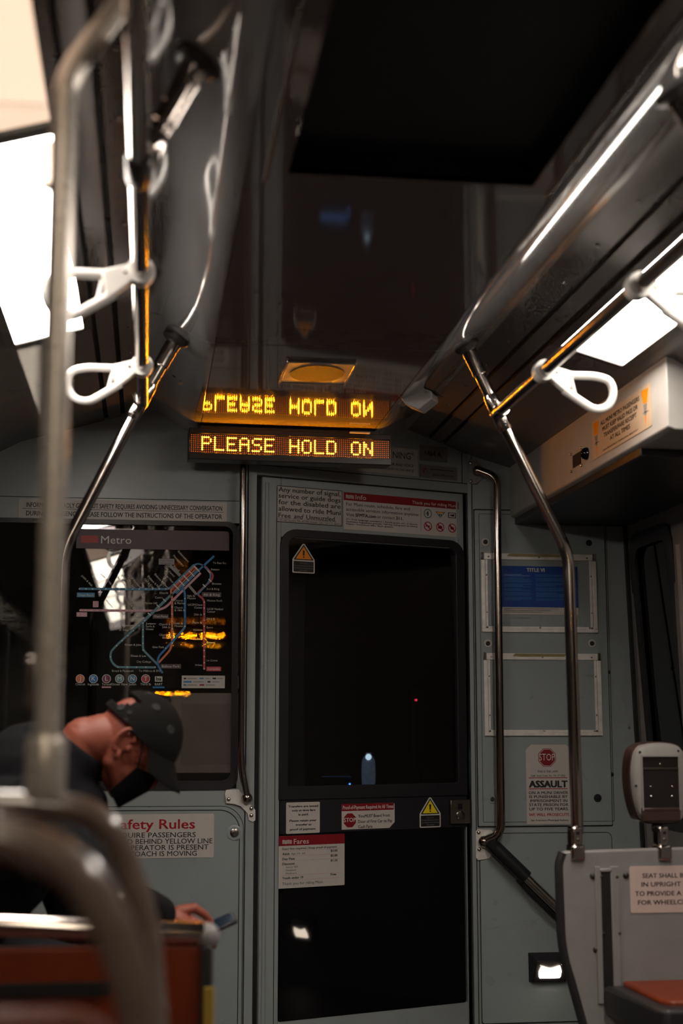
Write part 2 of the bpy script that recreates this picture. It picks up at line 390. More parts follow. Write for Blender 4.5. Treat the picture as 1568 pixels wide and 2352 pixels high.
# ------------------------------------------------------------------ ceiling: flat glossy middle, curved glossy sides, sloping coves
AP_U, AP_Z, CS = .475, 2.228, -.29
def cove_z(u): return AP_Z + CS * (u - AP_U)
SEAM = 3.67
ceil = thing('ceiling', 'dark glossy car ceiling with sloping coves', None, (XC, 0, 2.15), kind='structure')
def strip(name, prof, y0, y1, m, th=.012, both=True):
    for sd in ((1, -1) if both else (1,)):
        mb = MB(); n = len(prof)
        P = [(XC + sd * u, y, z + k * th) for k in (0, 1) for y in (y0, y1) for u, z in prof]
        f = []
        for i in range(n - 1):
            f += [(i, i + 1, n + i + 1, n + i), (2 * n + i, 3 * n + i, 3 * n + i + 1, 2 * n + i + 1), (i, 2 * n + i, 2 * n + i + 1, i + 1), (n + i, n + i + 1, 3 * n + i + 1, 3 * n + i)]
        f += [(0, n, 3 * n, 2 * n), (n - 1, 3 * n - 1, 4 * n - 1, 2 * n - 1)]
        mb.add(P, f); mb.build(name, m, ceil, ang=25)
def sm(t): return t * t * (3 - 2 * t)
side_prof = [(.295, 2.15)] + [(.30 + .175 * t, 2.15 + (AP_Z - 2.15) * sm(t)) for t in [k / 12 for k in range(13)]]
YF = YR + .02
HX0, HX1, HY0, HY1 = .236, .697, .55, 2.482
# middle panel, front piece, and rear pieces around the dark hatch
MB().box(XC - .297, XC + .297, SEAM + .004, YF, 2.15, 2.165).build('middle_panel', 'ceil', ceil)
MB().box(XC - .297, XC + .297, HY1, SEAM - .004, 2.15, 2.165).build('middle_panel', 'ceil', ceil)
MB().box(XC - .297, HX0, HY0, HY1, 2.15, 2.165).build('middle_panel', 'ceil', ceil)
MB().box(HX1, XC + .297, HY0, HY1, 2.15, 2.165).build('middle_panel', 'ceil', ceil)
MB().box(XC - .297, XC + .297, YB, HY0, 2.15, 2.165).build('middle_panel', 'ceil', ceil)
hm = MB(); hm.box(HX0, HX1, HY0, HY1, 2.20, 2.21)
hm.box(HX0 - .004, HX0, HY0, HY1, 2.152, 2.21).box(HX1, HX1 + .004, HY0, HY1, 2.152, 2.21).box(HX0, HX1, HY1, HY1 + .004, 2.152, 2.21).box(HX0, HX1, HY0 - .004, HY0, 2.152, 2.21)
hm.build('open_hatch', 'hatch', ceil)
fr = MB().box(HX0 - .044, HX0 - .036, HY0, HY1 + .04, 2.146, 2.152); fr.build('hatch_rail', 'frame_dark', ceil, bevel=.001)
fr = MB().box(HX1 + .036, HX1 + .044, HY0, HY1 + .04, 2.146, 2.152); fr.build('hatch_rail', 'frame_dark', ceil, bevel=.001)
strip('side_panel', side_prof, SEAM + .003, YF, 'ceil_side')
strip('side_panel', side_prof, YB, SEAM - .003, 'ceil_side')
strip('seam_gap', [(0, 2.158)] + [(u, z + .008) for u, z in side_prof], SEAM - .004, SEAM + .004, 'seam', .004)
strip('cove_panel', [(.475, AP_Z), (.552, cove_z(.552))], YB, YF, 'cove')
strip('cove_panel', [(.566, cove_z(.566)), (.608, cove_z(.608))], YB, YF, 'cove')
strip('cove_panel', [(.622, cove_z(.622)), (.90, cove_z(.90)), (1.12, 1.985), (HW, 1.93)], YB, YF, 'cove')
strip('shadow_gap', [(.548, cove_z(.548) + .010), (.570, cove_z(.570) + .010)], YB, YF, 'seam', .004)
strip('shadow_gap', [(.604, cove_z(.604) + .010), (.626, cove_z(.626) + .010)], YB, YF, 'seam', .004)
for sd in (1, -1):
    me0 = None
    for k in range(11):
        y = 2.15 + k * .27; u = .525
        mtx = Matrix.Translation((XC + sd * u, y, cove_z(u))) @ Matrix.Rotation(R(180), 4, 'X')
        if me0 is None:
            o = MB().lathe([(.0055, 0), (.005, .0025), (.0028, .0038), (.001, .004)], Matrix(), 10).build('screw', 'screw', ceil, local=True); me0 = o.data
        else:
            o = bpy.data.objects.new('screw', me0); COL.objects.link(o); o.parent = ceil
        o.matrix_parent_inverse = Matrix.Translation((-XC, 0, -2.15)); o.matrix_basis = mtx

# ------------------------------------------------------------------ front bulkhead
wf = thing('wall_front', 'grey-green painted cab bulkhead', None, (XC, YL, 0), kind='structure')
WX0, WX1, WZ0, WZ1 = -.66, PL.hit(546, 1500)[0], PL.hit(400, 1812)[1], PL.hit(400, 1199)[1]     # window opening
PXL = PL.hit(566, 1500)[0]
MB().box(XLW, WX0, YL, YL + .04, 0, 2.25).build('bulkhead_panel', 'wall', wf)
MB().box(WX0, PXL - .002, YL, YL + .04, WZ1, 2.25).build('bulkhead_panel', 'wall', wf)
MB().box(WX1, PXL - .002, YL, YL + .04, WZ0, WZ1).build('bulkhead_panel', 'wall', wf)
MB().box(WX0, PXL - .002, YL, YL + .04, 0, WZ0).build('bulkhead_panel', 'wall', wf)
MB().box(PXL - .004, PXL + .002, YL + .004, YL + .03, 0, 2.2).build('shadow_gap', 'seam', wf)
MB().box(PXL + .001, P0.x - .005, YL - .004, YL + .05, 0, 2.2).build('door_post', 'wall', wf, bevel=.002)
MB().box(WX0, PXL - .004, YL - .0015, YL, PL.hit(300, 1146)[1] - .001, PL.hit(300, 1146)[1] + .001).build('panel_joint', 'seam', wf)
# lower hatch of the left section: raised rounded outline
hx1, hz1 = PL.hit(557, 2000)[0], PL.hit(400, 1853)[1]
o2 = rrect(-.72, .10, hx1, hz1, [.02, .02, .075, .02], 8); i2 = rrect(-.715, .105, hx1 - .011, hz1 - .011, [.018, .018, .068, .018], 8)
mPL = PL.mat(0, 0, 0)
MB().ring(o2, i2, 0, .004, mPL).build('hatch_border', 'wall2', wf, bevel=.001)
MB().ring([(x * 1, y) for x, y in i2], rrect(-.712, .108, hx1 - .0135, hz1 - .0135, [.017, .017, .066, .017], 8), 0, .0012, mPL).build('hatch_joint', 'seam', wf)
MB().ring(rrect(-.7225, .0975, hx1 + .0022, hz1 + .0022, [.02, .02, .077, .02], 8), o2, 0, .0012, mPL).build('hatch_joint', 'seam', wf)
MB().prism(rrect(-.712, .108, hx1 - .0135, hz1 - .0135, [.017, .017, .066, .017], 8), 0, .003, mPL).build('lower_hatch', 'wall2', wf)
# header over the skewed door, right post, right section
mPD = PD.mat(0, 0, 0)
DT = PD.hit(800, 1112)[1]                      # top of the door leaf
MB().box(-.004, SD + .004, DT + .006, 2.30, -.04, -.001, mPD).build('door_header', 'wall', wf)
MB().box(0, SD, DT + .040, DT + .0425, -.001, .0006, mPD).build('panel_joint', 'seam', wf)
a0 = PD.hit(1060, 1060)[0]
MB().box(a0, a0 + .002, DT + .042, 2.2, -.001, .0006, mPD).build('panel_joint', 'seam', wf)
px0 = PR.hit(1089, 1500)[0]; px1 = PR.hit(1394, 1500)[0]
MB().box(PE.x - .002, px0 - .003, YR - .004, YR + .04, 0, 2.25).build('door_post', 'wall', wf, bevel=.002)
MB().box(px0 - .004, XR + .04, YR, YR + .04, 0, 2.25).build('bulkhead_panel', 'wall', wf)
MB().box(px0 - .0035, px0 - .0005, YR - .003, YR, 0, 2.2).build('shadow_gap', 'seam', wf)
zt, zb = PR.hit(1240, 1172)[1], PR.hit(1240, 1899)[1]
mPR = PR.mat(0, 0, 0)
MB().prism(rrect(px0 + .006, zb + .004, px1, zt - .005, .004, 3), .001, .007, mPR).build('upper_panel', 'wall2', wf, bevel=.0015)
MB().prism(rrect(px0 + .003, zb - .0005, px1 + .003, zt, .004, 3), 0, .0022, mPR).build('panel_joint', 'seam', wf)
zb2 = PR.hit(1240, 1914)[1]
MB().prism(rrect(px0 + .010, .10, px1 - .004, zb2, [.01, .01, .02, .01], 5), .001, .005, mPR).build('lower_panel', 'wall2', wf, bevel=.0015)
MB().prism(rrect(px0 + .0075, .097, px1 - .0015, zb2 + .0025, [.01, .01, .022, .01], 5), 0, .002, mPR).build('panel_joint', 'seam', wf)
ix0, iz0 = PR.hit(1108, 1889); ix1, iz1 = PR.hit(1390, 1186)
MB().ring(rrect(ix0, iz0, ix1, iz1, .004, 2), rrect(ix0 + .0016, iz0 + .0016, ix1 - .0016, iz1 - .0016, .003, 2), .007, .0076, mPR).build('panel_joint', 'seam', wf)
# small dark screws in the wall right of the panel
PRp = PR.shift(.007)
def screw(root, plane, px, py, r=.006, m='screw', h=.004, name='screw'):
    a, b = plane.hit(px, py)
    return MB().lathe([(r, 0), (r * .95, h * .4), (r * .6, h * .85), (r * .15, h)], plane.mat(a, b, 0), 12).build(name, m, root)
for p in ((1386, 1244), (1397, 1544), (1405, 1779)): screw(wf, PR, *p, r=.0075, m='black', h=.007)
for p in ((1330, 1088), (1343, 1094)): screw(wf, PR, *p, r=.005, m='black', h=.002)

# ------------------------------------------------------------------ side walls, back wall
def wall_side(name, x, label):
    sd = 1 if x > XC else -1
    rt = thing(name, label, None, (x, 0, 0), kind='structure')
    xi = [(x + sd * .06, 0), (x + sd * .06, 1.0), (x, 1.90), (x, 2.02)]       # leans in towards the roof
    return rt, xi, sd
def lean_x(z): return XR + .055 * max(0, min(1, (1.93 - z) / .9))
wr = thing('wall_right', 'dark side wall beyond the folding seat', None, (XR, 0, 0), kind='structure')
DY0, DY1 = at(1556, 1400, X=XR + .02).y, at(1461, 1400, X=XR + .02).y   # window of the side door
def leanbox(mb, y0, y1, z0, z1, th=.03, off=0):
    P = []
    for y in (y0, y1):
        for z in (z0, z1):
            P += [(lean_x(z) - off, y, z), (lean_x(z) - off + th, y, z)]
    return mb.add(P, [(0, 1, 3, 2), (4, 6, 7, 5), (0, 2, 6, 4), (1, 5, 7, 3), (0, 4, 5, 1), (2, 3, 7, 6)])
leanbox(MB(), YB, 3.45, 0, 1.0).build('lower_panel', 'side', wr)
leanbox(MB(), YB, 3.45, 1.75, 2.0).build('upper_panel', 'side', wr)
leanbox(MB(), YB, 3.45, 1.0, 1.75, .02, -.012).build('window_band', 'blackglass', wr)
for y in (-4.2, -2.6, -1.0, .6, 2.2, 3.4): leanbox(MB(), y - .05, y + .05, 1.0, 1.75).build('window_post', 'side', wr)
d2 = thing('door_2', 'side exit door with a tall dark rounded window', None, (XR, 4.2, 0), kind='structure')
# door leaf around its window
zt2, zb2w = at(1500, 1216, X=XR).z, .78
leanbox(MB(), 3.45, DY0, 0, 2.0).build('door_leaf', 'side', d2); leanbox(MB(), DY1, YR, 0, 2.0).build('door_leaf', 'side', d2)
leanbox(MB(), DY0, DY1, zt2, 2.0).build('door_leaf', 'side', d2); leanbox(MB(), DY0, DY1, 0, zb2w).build('door_leaf', 'side', d2)
n2 = math.atan2(.055, .9)
PW = Plane((lean_x(1.03), 0, 1.03), (0, -1, 0), (math.sin(-n2), 0, math.cos(n2)))
mW = PW.mat(0, 0, 0)
hh = (zt2 - 1.03) / math.cos(n2); hb = (zb2w - 1.03)
MB().ring(rrect(-DY1 - .012, hb - .012, -DY0 + .012, hh + .012, .085, 8), rrect(-DY1 + .045, hb + .045, -DY0 - .045, hh - .045, .06, 8), -.002, .008, mW).build('window_gasket', 'gasket', d2)
MB().prism(rrect(-DY1 + .03, hb + .03, -DY0 - .03, hh - .03, .05, 6), -.014, -.010, mW).build('window_pane', 'blackglass', d2)
leanbox(MB(), YR - .020, YR - .001, 0, 2.0, .03, .012).build('corner_seal', 'black', wr)
leanbox(MB(), DY0 - .075, DY0 - .045, .1, 1.76, .02, .008).build('door_edge', 'beige', d2)
wl = thing('wall_left', 'side wall with window band behind the passenger', None, (XLW, 0, 0), kind='structure')
MB().box(XLW - .03, XLW, YB, YL, 0, 1.0).build('lower_panel', 'side', wl)
MB().box(XLW - .03, XLW, YB, YL, 1.75, 2.02).build('upper_panel', 'side', wl)
MB().box(XLW - .03, XLW - .012, YB, YL, 1.0, 1.75).build('window_band', 'blackglass', wl)
for y in (-4.2, -2.6, -1.0, .6, 2.2, 3.8): MB().box(XLW - .03, XLW, y - .05, y + .05, 1.0, 1.75).build('window_post', 'side', wl)
tag(MB().box(XLW - .1, XR + .1, YB - .04, YB, 0, 2.3).build('wall_back', 'side'), kind='structure', label='rear end wall behind the viewer')
# cab behind the bulkhead: a dark room
cab = thing('wall_cab', 'dark walls of the operator cab', None, (XC, 6, 0), kind='structure')
cm = MB().box(XLW - .05, XR + .1, 6.85, 6.9, 0, 2.3); cm.build('cab_end', 'cab', cab)
MB().box(XLW - .08, XLW - .03, YL, 6.9, 0, 2.3).build('cab_side', 'cab', cab); MB().box(XR + .07, XR + .12, YL, 6.9, 0, 2.3).build('cab_side', 'cab', cab)
MB().box(XLW - .1, XR + .1, YL + .04, 6.9, 2.30, 2.34).build('cab_roof', 'cab', cab)
MB().box(PL.hit(690, 1500)[0] - .30, PL.hit(690, 1500)[0] + .09, 5.55, 5.70, .9, 2.1).build('cab_locker', 'cab_grey', cab, bevel=.005)

# ------------------------------------------------------------------ window in the left bulkhead section
w1 = thing('window_1', 'large dark bulkhead window carrying the route map', None, (-.1, YL, 1.4), kind='structure')
MB().ring(rrect(WX0 - .004, WZ0 - .004, WX1 + .004, WZ1 + .004, .045, 8), rrect(WX0 + .022, WZ0 + .026, WX1 - .020, WZ1 - .012, .03, 8), -.006, .005, mPL).build('window_gasket', 'gasket', w1)
MB().box(WX0 + .005, WX1 - .005, YL + .006, YL + .009, WZ0 + .005, WZ1 - .005).build('window_pane', 'pane', w1)
tp = Matrix.Translation((0, YL + .022, 1.4)) @ Matrix.Rotation(R(-.26), 4, 'X')
MB().box(WX0 - .01, WX1 + .01, 0, .003, WZ0 - 1.41, WZ1 - 1.39, tp).build('inner_pane', 'pane2', w1)
MB().box(WX0, WX1 - .03, YL - .004, YL + .004, WZ0 + .012, WZ0 + .016).build('sill_bead', 'darksteel', w1)

# ------------------------------------------------------------------ cab door
d1 = thing('door_1', 'grey-green cab door with dark glass', None, (P0.x + .4, P0.y + .14, 0), kind='structure')
DL, DR = PD.hit(598, 1700)[0], PD.hit(1070, 1700)[0]
gx0, gz0 = PD.hit(639, 1838); gx1, gz1 = PD.hit(1064, 1240)
gz1 = PD.hit(850, 1228)[1]
lx1 = PD.hit(1067, 2100)[0]; lz0 = PD.hit(850, 2325)[1]
MB().box(DL, gx0 + .004, .06, DT, -.035, 0, mPD).build('door_stile', 'wall', d1, bevel=.003)
MB().box(gx1 - .004, DR, .06, DT, -.035, 0, mPD).build('door_stile', 'wall', d1, bevel=.003)
MB().box(gx0 + .004, gx1 - .004, gz1 - .03, DT, -.035, 0, mPD).build('door_top_rail', 'wall', d1, bevel=.002)
MB().box(gx0 + .004, gx1 - .004, .06, lz0, -.035, 0, mPD).build('door_bottom_rail', 'wall', d1, bevel=.002)
# folded edge that catches the light along each stile
MB().tube([PD.pt(DL + .016, .08, .001), PD.pt(DL + .016, DT - .02, .001)], .0075, 10).build('stile_bead', 'wall', d1)
MB().box(DR - .033, DR - .026, gz1 - .02, DT - .03, 0, .005, mPD).build('stile_bead', 'wall', d1, bevel=.002)
MB().box(gx0 - .0145, gx0 - .0125, .08, DT - .03, 0, .0012, mPD).build('stile_joint', 'seam', d1)
ob = rrect(gx0, gz0, gx1, gz1, [.004, .004, .062, .062], 8); ib = rrect(gx0 + .033, gz0 + .045, gx1 - .038, gz1 - .028, [.006, .006, .03, .03], 8)
MB().ring(ob, ib, -.02, .007, mPD).build('window_gasket', 'gasket', d1, bevel=.002)
MB().prism(rrect(gx0 + .02, gz0 + .03, gx1 - .02, gz1 - .015, .02, 4), -.012, -.009, mPD).build('window_pane', 'door_pane', d1)
zmid = PD.hit(850, 1908)[1]
MB().box(gx0 + .006, gx1 - .001, zmid, gz0 - .001, -.02, .0025, mPD).build('middle_panel', 'doorblack', d1, bevel=.001)
MB().prism(rrect(gx0 + .006, lz0, lx1, zmid - .001, [.003, .008, .002, .002], 3), -.02, .0015, mPD).build('lower_pane', 'blackglass', d1)
MB().box(-.002, DL - .0005, .03, DT + .006, -.05, -.012, mPD).build('door_gap', 'seam', d1)
MB().box(0, SD, DT + .0005, DT + .0065, -.03, -.006, mPD).build('door_gap', 'seam', d1)
MB().box(DR, DR + .004, .03, DT + .006, -.03, -.006, mPD).build('door_gap', 'seam', d1)

# ------------------------------------------------------------------ box over the side exit
SX, SZ, SY = 1.335, 1.923, at(1534, 977, X=1.335).y
sof = thing('trim_1', 'pale equipment box over the side exit door', None, (SX + .2, 4.2, 2.0), kind='structure')
poly = [(SX, SZ), (SX + .02, SZ - .008), (XR + .03, SZ - .012), (XR + .03, 2.0), (SX + .06, 2.11), (SX, 2.118)]
mS = Matrix(((1, 0, 0, 0), (0, 0, 1, 0), (0, 1, 0, 0), (0, 0, 0, 1)))
MB().prism(poly, SY, YR, mS).build('equipment_box', 'beige', sof, bevel=.004)
MB().prism([(SX + .016, SZ - .03), (XR, SZ - .03), (XR, SZ + .01), (SX + .016, SZ + .01)], SY + .26, YR - .001, mS).build('bottom_cover', 'gasket', sof, bevel=.004)

# ================================================================== LIGHT PANELS (the only room light)
LU0, LU1 = .642, .815
def light_panel(sd, y0, y1, m, label, group=None):
    zc = cove_z((LU0 + LU1) / 2); t = thing('light_panel', label, 'light panel', (XC + sd * (LU0 + LU1) / 2, (y0 + y1) / 2, zc), group)
    def q(u, off): return Vector((XC + sd * u, 0, cove_z(u))) + Vector((sd * .28, 0, 1)).normalized() * -off
    def slab(u0, u1, ya, yb, o0, o1, mb=None):
        mb = mb or MB(); P = [q(u, o) + Vector((0, y, 0)) for y in (ya, yb) for u in (u0, u1) for o in (o0, o1)]
        return mb.add(P, [(0, 1, 3, 2), (4, 6, 7, 5), (0, 2, 6, 4), (1, 5, 7, 3), (0, 4, 5, 1), (2, 3, 7, 6)])
    f = slab(LU0 - .022, LU0, y0 - .02, y1 + .02, -.002, .010); slab(LU1, LU1 + .022, y0 - .02, y1 + .02, -.002, .010, f)
    slab(LU0, LU1, y0 - .02, y0, -.002, .010, f); slab(LU0, LU1, y1, y1 + .02, -.002, .010, f)
    f.build('lamp_frame', 'frame_dark', t)
    slab(LU0, LU1, y0, y1, .001, .007).build('diffuser', m, t, bevel=.002)
for sd, side in ((1, 'right'), (-1, 'left')):
    other = {'right': 'above the seat notice side', 'left': 'above the seated passenger side'}[side]
    light_panel(sd, 2.405, 3.652, 'lamp', {'right': 'bright rectangular ceiling light above the fare sign box', 'left': 'glaring white ceiling light behind the near stanchion pole'}[side])
    light_panel(sd, 1.125, 2.355, 'lamp_dim' if sd < 0 else 'lamp', {'right': 'ceiling light at the upper right edge of the picture', 'left': 'peach-toned ceiling light at the upper left corner of the picture'}[side])
    for k in range(4):
        y1 = 1.075 - k * 1.28
        if y1 - 1.24 > YB: light_panel(sd, y1 - 1.23, y1, 'lamp_rear' if sd < 0 else 'lamp_dim', '%s ceiling light behind the viewer on the %s, mirrored in the map window' % (('nearest', 'second', 'third', 'last')[k], side), 'ceiling lights behind the viewer, %s side' % side)

# ================================================================== LED MESSAGE SIGN
FONT = {'P': '11110 10001 10001 11110 10000 10000 10000', 'L': '10000 10000 10000 10000 10000 10000 11111', 'E': '11111 10000 10000 11110 10000 10000 11111',
        'A': '01110 10001 10001 11111 10001 10001 10001', 'S': '01111 10000 10000 01110 00001 00001 11110', 'H': '10001 10001 10001 11111 10001 10001 10001',
        'O': '01110 10001 10001 10001 10001 10001 01110', 'D': '11110 10001 10001 10001 10001 10001 11110', 'N': '10001 11001 11001 10101 10011 10011 10001'}
def led_sign(label, mtx, W=.690, Hh=.105, rows=9, cols=96, text='PLEASE HOLD ON', start=5, lit_m='led_on_rear'):
    t = bpy.data.objects.new('led_sign', None); COL.objects.link(t); t.matrix_world = mtx; WM[t] = mtx.copy(); tag(t, label, 'led sign')
    w2 = W / 2
    bd = MB().box(-w2, w2, -Hh / 2, Hh / 2, -.075, -.004); bd.build('housing', 'led_box', t, bevel=.004, local=True)
    fb = MB(); fb.box(-w2, w2, Hh / 2 - .018, Hh / 2, -.004, .004); fb.box(-w2, w2, -Hh / 2, -Hh / 2 + .022, -.004, .004)
    fb.box(-w2, -w2 + .004, -Hh / 2, Hh / 2, -.004, .004); fb.box(w2 - .004, w2, -Hh / 2, Hh / 2, -.004, .004); fb.build('bezel', 'led_box', t, bevel=.0015, local=True)
    ph = (W - .012) / cols; pv = (Hh - .042) / rows
    on, off, halo = MB(), MB(), MB(); lit = set(); c = start
    for ch in text:
        if ch == ' ': c += 6; continue
        for r, row in enumerate(FONT[ch].split()):
            for k, b in enumerate(row):
                if b == '1': lit.add((c + k, r + 1))
        c += 6
    for i in range(cols):
        for j in range(rows):
            x = -w2 + .006 + (i + .5) * ph; y = Hh / 2 - .019 - (j + .5) * pv
            if (i, j) in lit: 
                on.prism([(x + ph * .20 * math.cos(a), y + pv * .20 * math.sin(a)) for a in [k * math.pi / 3 for k in range(6)]], -.0016, -.0008)
                halo.prism([(x + ph * .49 * math.cos(a), y + pv * .49 * math.sin(a)) for a in [k * math.pi / 4 for k in range(8)]], -.004, -.0015)
            else: off.prism([(x + ph * .36 * math.cos(a), y + pv * .36 * math.sin(a)) for a in [k * math.pi / 2 + .785 for k in range(4)]], -.004, -.003)
    tag(on.build('lit_dots', lit_m, t, local=True, fix=False), kind='stuff'); tag(halo.build('dot_halos', 'led_halo', t, local=True, fix=False), kind='stuff'); tag(off.build('unlit_glow_dots', 'led_off_glow', t, local=True, fix=False), kind='stuff')
    br = MB().box(-w2 + .04, w2 - .04, Hh / 2, Hh / 2 + .012, -.06, -.012); br.build('mounting_bar', 'led_box', t, local=True)
    return t
LY = 4.70
pa, pb = at(433, 1017, Y=LY), at(900, 1035, Y=LY)
zc = (at(433, 981, Y=LY).z + at(433, 1053, Y=LY).z + at(902, 1000, Y=LY).z + at(897, 1070, Y=LY).z) / 4
lm = Matrix.Translation(((pa.x + pb.x) / 2, LY, zc)) @ Matrix.Rotation(R(2.5), 4, 'Z') @ Matrix.Rotation(R(90), 4, 'X')
ls = led_sign('glowing amber LED sign PLEASE HOLD ON above the cab door', lm, lit_m='led_on')
MB().box(.20, .27, .0525, .0575, -.012, .012).build('mounting_clip', 'alu', ls, local=True)
led_sign('amber LED sign at the rear of the car, mirrored in the map window', Matrix.Translation((XC + .02, YB + .12, 2.07)) @ Matrix.Rotation(R(180), 4, 'Z') @ Matrix.Rotation(R(90), 4, 'X'))

def mirrored(px, py, y):
    d = ray(px, py); h = CAM + d * ((YL - CAM.y) / d.y); r = Vector((d.x, -d.y, d.z)); return h + r * ((y - h.y) / r.y)
m0, m1, m2 = mirrored(350, 1597, YB + .1), mirrored(438, 1597, YB + .1), mirrored(393, 1594, YB + .1)
led_sign('added small amber LED sign standing in for a farther sign mirrored below the map', Matrix.Translation(m2) @ Matrix.Rotation(R(180), 4, 'Z') @ Matrix.Rotation(R(90), 4, 'X'), W=abs(m1.x - m0.x), Hh=.085, cols=90, start=2)  # added sign, stands in for a farther sign's amber reflection

# ================================================================== CEILING FITTINGS
# speaker
sp = thing('ceiling_speaker', 'square speaker grille in the ceiling above the LED sign', 'speaker', (.461, 3.94, 2.15))
s0, s1 = at(655, 825, Z=2.15), at(797, 879, Z=2.15)
bx = (.362, .560, 3.812, 4.066)
MB().ring(rrect(-.099, -.127, .099, .127, .004, 2), rrect(-.092, -.120, .092, .120, .003, 2), 0, .008, Matrix.Translation((.461, 3.94, 2.142))).build('speaker_frame', 'steel', sp, bevel=.001)
MB().prism(rrect(-.094, -.122, .094, .122, .003, 2), .002, .006, Matrix.Translation((.461, 3.94, 2.142))).build('speaker_plate', 'alu', sp)
MB().prism([(.078 * math.cos(k * math.pi / 16), .098 * math.sin(k * math.pi / 16)) for k in range(32)], .000, .003, Matrix.Translation((.461, 3.94, 2.1425))).build('speaker_grille', 'spk', sp)
# cameras at both ends of the front side panels
def sec_cam(name, label, px, py, sd, dome):
    u = .37 if sd > 0 else .36
    p = at(px, py, Y=4.25)
    t = thing(name, label, 'security camera', p)
    if dome:
        m = Matrix.Translation(p) @ Matrix.Rotation(R(20), 4, 'Z')
        MB().prism([(-.055, .02), (.045, .02), (.062, -.012), (.045, -.022), (-.03, -.022), (-.055, 0)], -.03, .03, m @ Matrix.Rotation(R(90), 4, 'X')).build('camera_casing', 'cam_white', t, bevel=.004)
        MB().sphere(p + Vector((-.022, -.018, -.020)), .021).build('camera_dome', 'blackglass', t)
        MB().cyl(p + Vector((.022, -.035, -.010)), p + Vector((.022, -.02, -.010)), .008).build('lens', 'chrome', t)
    else:
        m = Matrix.Translation(p) @ Matrix.Rotation(R(-28), 4, 'Z') @ Matrix.Rotation(R(25), 4, 'Y')
        MB().prism([(-.052, -.020), (-.028, -.034), (.018, -.034), (.046, .014), (.034, .034), (-.006, .034)], -.035, .035, m @ Matrix.Rotation(R(90), 4, 'X')).build('camera_casing', 'cam_white', t, bevel=.003)
        MB().prism([(-.030, -.022), (.030, -.022), (.022, .016), (-.022, .016)], 0, .003, m @ Matrix.Translation((-.045, 0, -.026)) @ Matrix.Rotation(R(-62), 4, 'Y') @ Matrix.Rotation(R(90), 4, 'Z')).build('camera_window', 'cam_white', t)
        MB().box(-.01, .05, -.036, .036, .034, .038, m).build('mounting_lip', 'rail_rubber', t)
    MB().cyl(p + Vector((0, .0, .012)), Vector((p.x, p.y, 2.15 + (AP_Z - 2.15) * sm(max(0, min(1, (abs(p.x - XC) - .30) / .175))) + .004)), .02).build('mounting_foot', 'cam_white', t)
sec_cam('security_camera', 'pale security camera with black dome beside the left stanchion', 424, 842, -1, True)
sec_cam('security_camera', 'pale wedge-shaped security camera right of the ceiling speaker', 966, 918, 1, False)

# ================================================================== STANCHIONS, HAND RAILS, STRAPS
RZ, RXL, RXR, SYY = 2.010, -.030, .948, 3.78
PR_ = .0165
def flange(name, c, axis, root, r=.038):
    a = Vector(axis).normalized(); q = a.to_track_quat('Z', 'Y').to_matrix().to_4x4()
    mf_ = Matrix.Translation(c) @ q
    MB().lathe([(r, -.004), (r, .005), (r * .88, .011), (r * .62, .015), (r * .56, .019)], mf_, 28).build(name, 'rail_rubber', root)
    MB().lathe([(r * .58, .015), (r * .56, .020), (PR_ * 1.30, .045), (PR_ * 1.24, .060), (PR_ * 1.24, .088), (PR_ * 1.1, .091)], mf_, 28).build('flange_cone', 'steel', root)
def collar(root, a, b, r, name='collar', m='chrome'):
    a, b = Vector(a), Vector(b); L = (b - a)
    MB().tube([a, a + L * .08, a + L * .1, a + L * .9, a + L * .92, b], [r * .9, r * .97, r, r, r * .97, r * .9], 20).build(name, m, root)
def joint(root, c, d):
    """cast tee between pole and rail"""
    c = Vector(c); d = Vector(d).normalized()
    collar(root, c - d * .055, c + d * .055, PR_ * 1.28, 'tee_joint', 'steel')
    MB().tube([c + Vector((0, -.06, 0)), c + Vector((0, -.05, 0)), c + Vector((0, .015, 0))], [PR_ * 1.15, PR_ * 1.25, PR_ * 1.25], 18).build('tee_joint', 'steel', root)
    for s in (-.035, .035):
        MB().sphere(c + d * s + Vector((.0, -PR_ * 1.25, 0)), .0045, n=10, h=6).build('screw', 'screw', root)
def stanchion(label, sd, foot):
    X = lambda px, py: at(px, py, Y=SYY)
    if sd < 0: top, jt, bend = X(400, 785), X(323, 922), X(146, 1262)
    else: top, jt, bend = X(1075, 803), X(1143, 948), X(1305, 1272)
    t = thing('stanchion', label, 'stanchion', (bend.x, SYY, foot.z))
    d = (jt - top).normalized()
    ctop = top - d * .012
    flange('ceiling_flange', ctop, d, t)
    MB().tube(fillet([top + d * .03, jt, bend, foot], .05, 8), PR_, 20).build('pole', 'steel', t)
    joint(t, jt, d)
    return t, jt
stl, jl = stanchion('bent steel stanchion at the left, in front of the map window', -1, Vector((-.227, SYY, .0)))
fR = at(1326, 1925, Y=SYY)
strr, jr = stanchion('bent steel stanchion clamped to the grey seat panel', 1, Vector((fR.x, SYY, .86)))
def rail(label, x, hang_y):
    t = thing('hand_rail', label, 'hand rail', (x, 1.0, RZ))
    MB().tube([(x, YB + .3, RZ), (x, SYY - .03, RZ)], PR_, 20).build('rail_tube', 'steel', t)
    sd = 1 if x > XC else -1
    for y in hang_y:
        u = .395; zc2 = 2.15 + (AP_Z - 2.15) * sm((u - .30) / .175); top = Vector((XC + sd * u, y, zc2)); j = Vector((x, y, RZ)); d = (j - top).normalized()
        flange('ceiling_flange', top, d, t, .042)
        MB().tube([top + d * .02, j], PR_, 18).build('hanger', 'steel', t)
        collar(t, top + d * .085, top + d * .125, PR_ * 1.2, 'collar', 'steel')
        collar(t, j - d * .065, j - d * .0, PR_ * 1.3, 'collar', 'steel')
        collar(t, j + Vector((0, -.05, 0)), j + Vector((0, .05, 0)), PR_ * 1.28, 'tee_joint', 'rail_rubber')
    return t
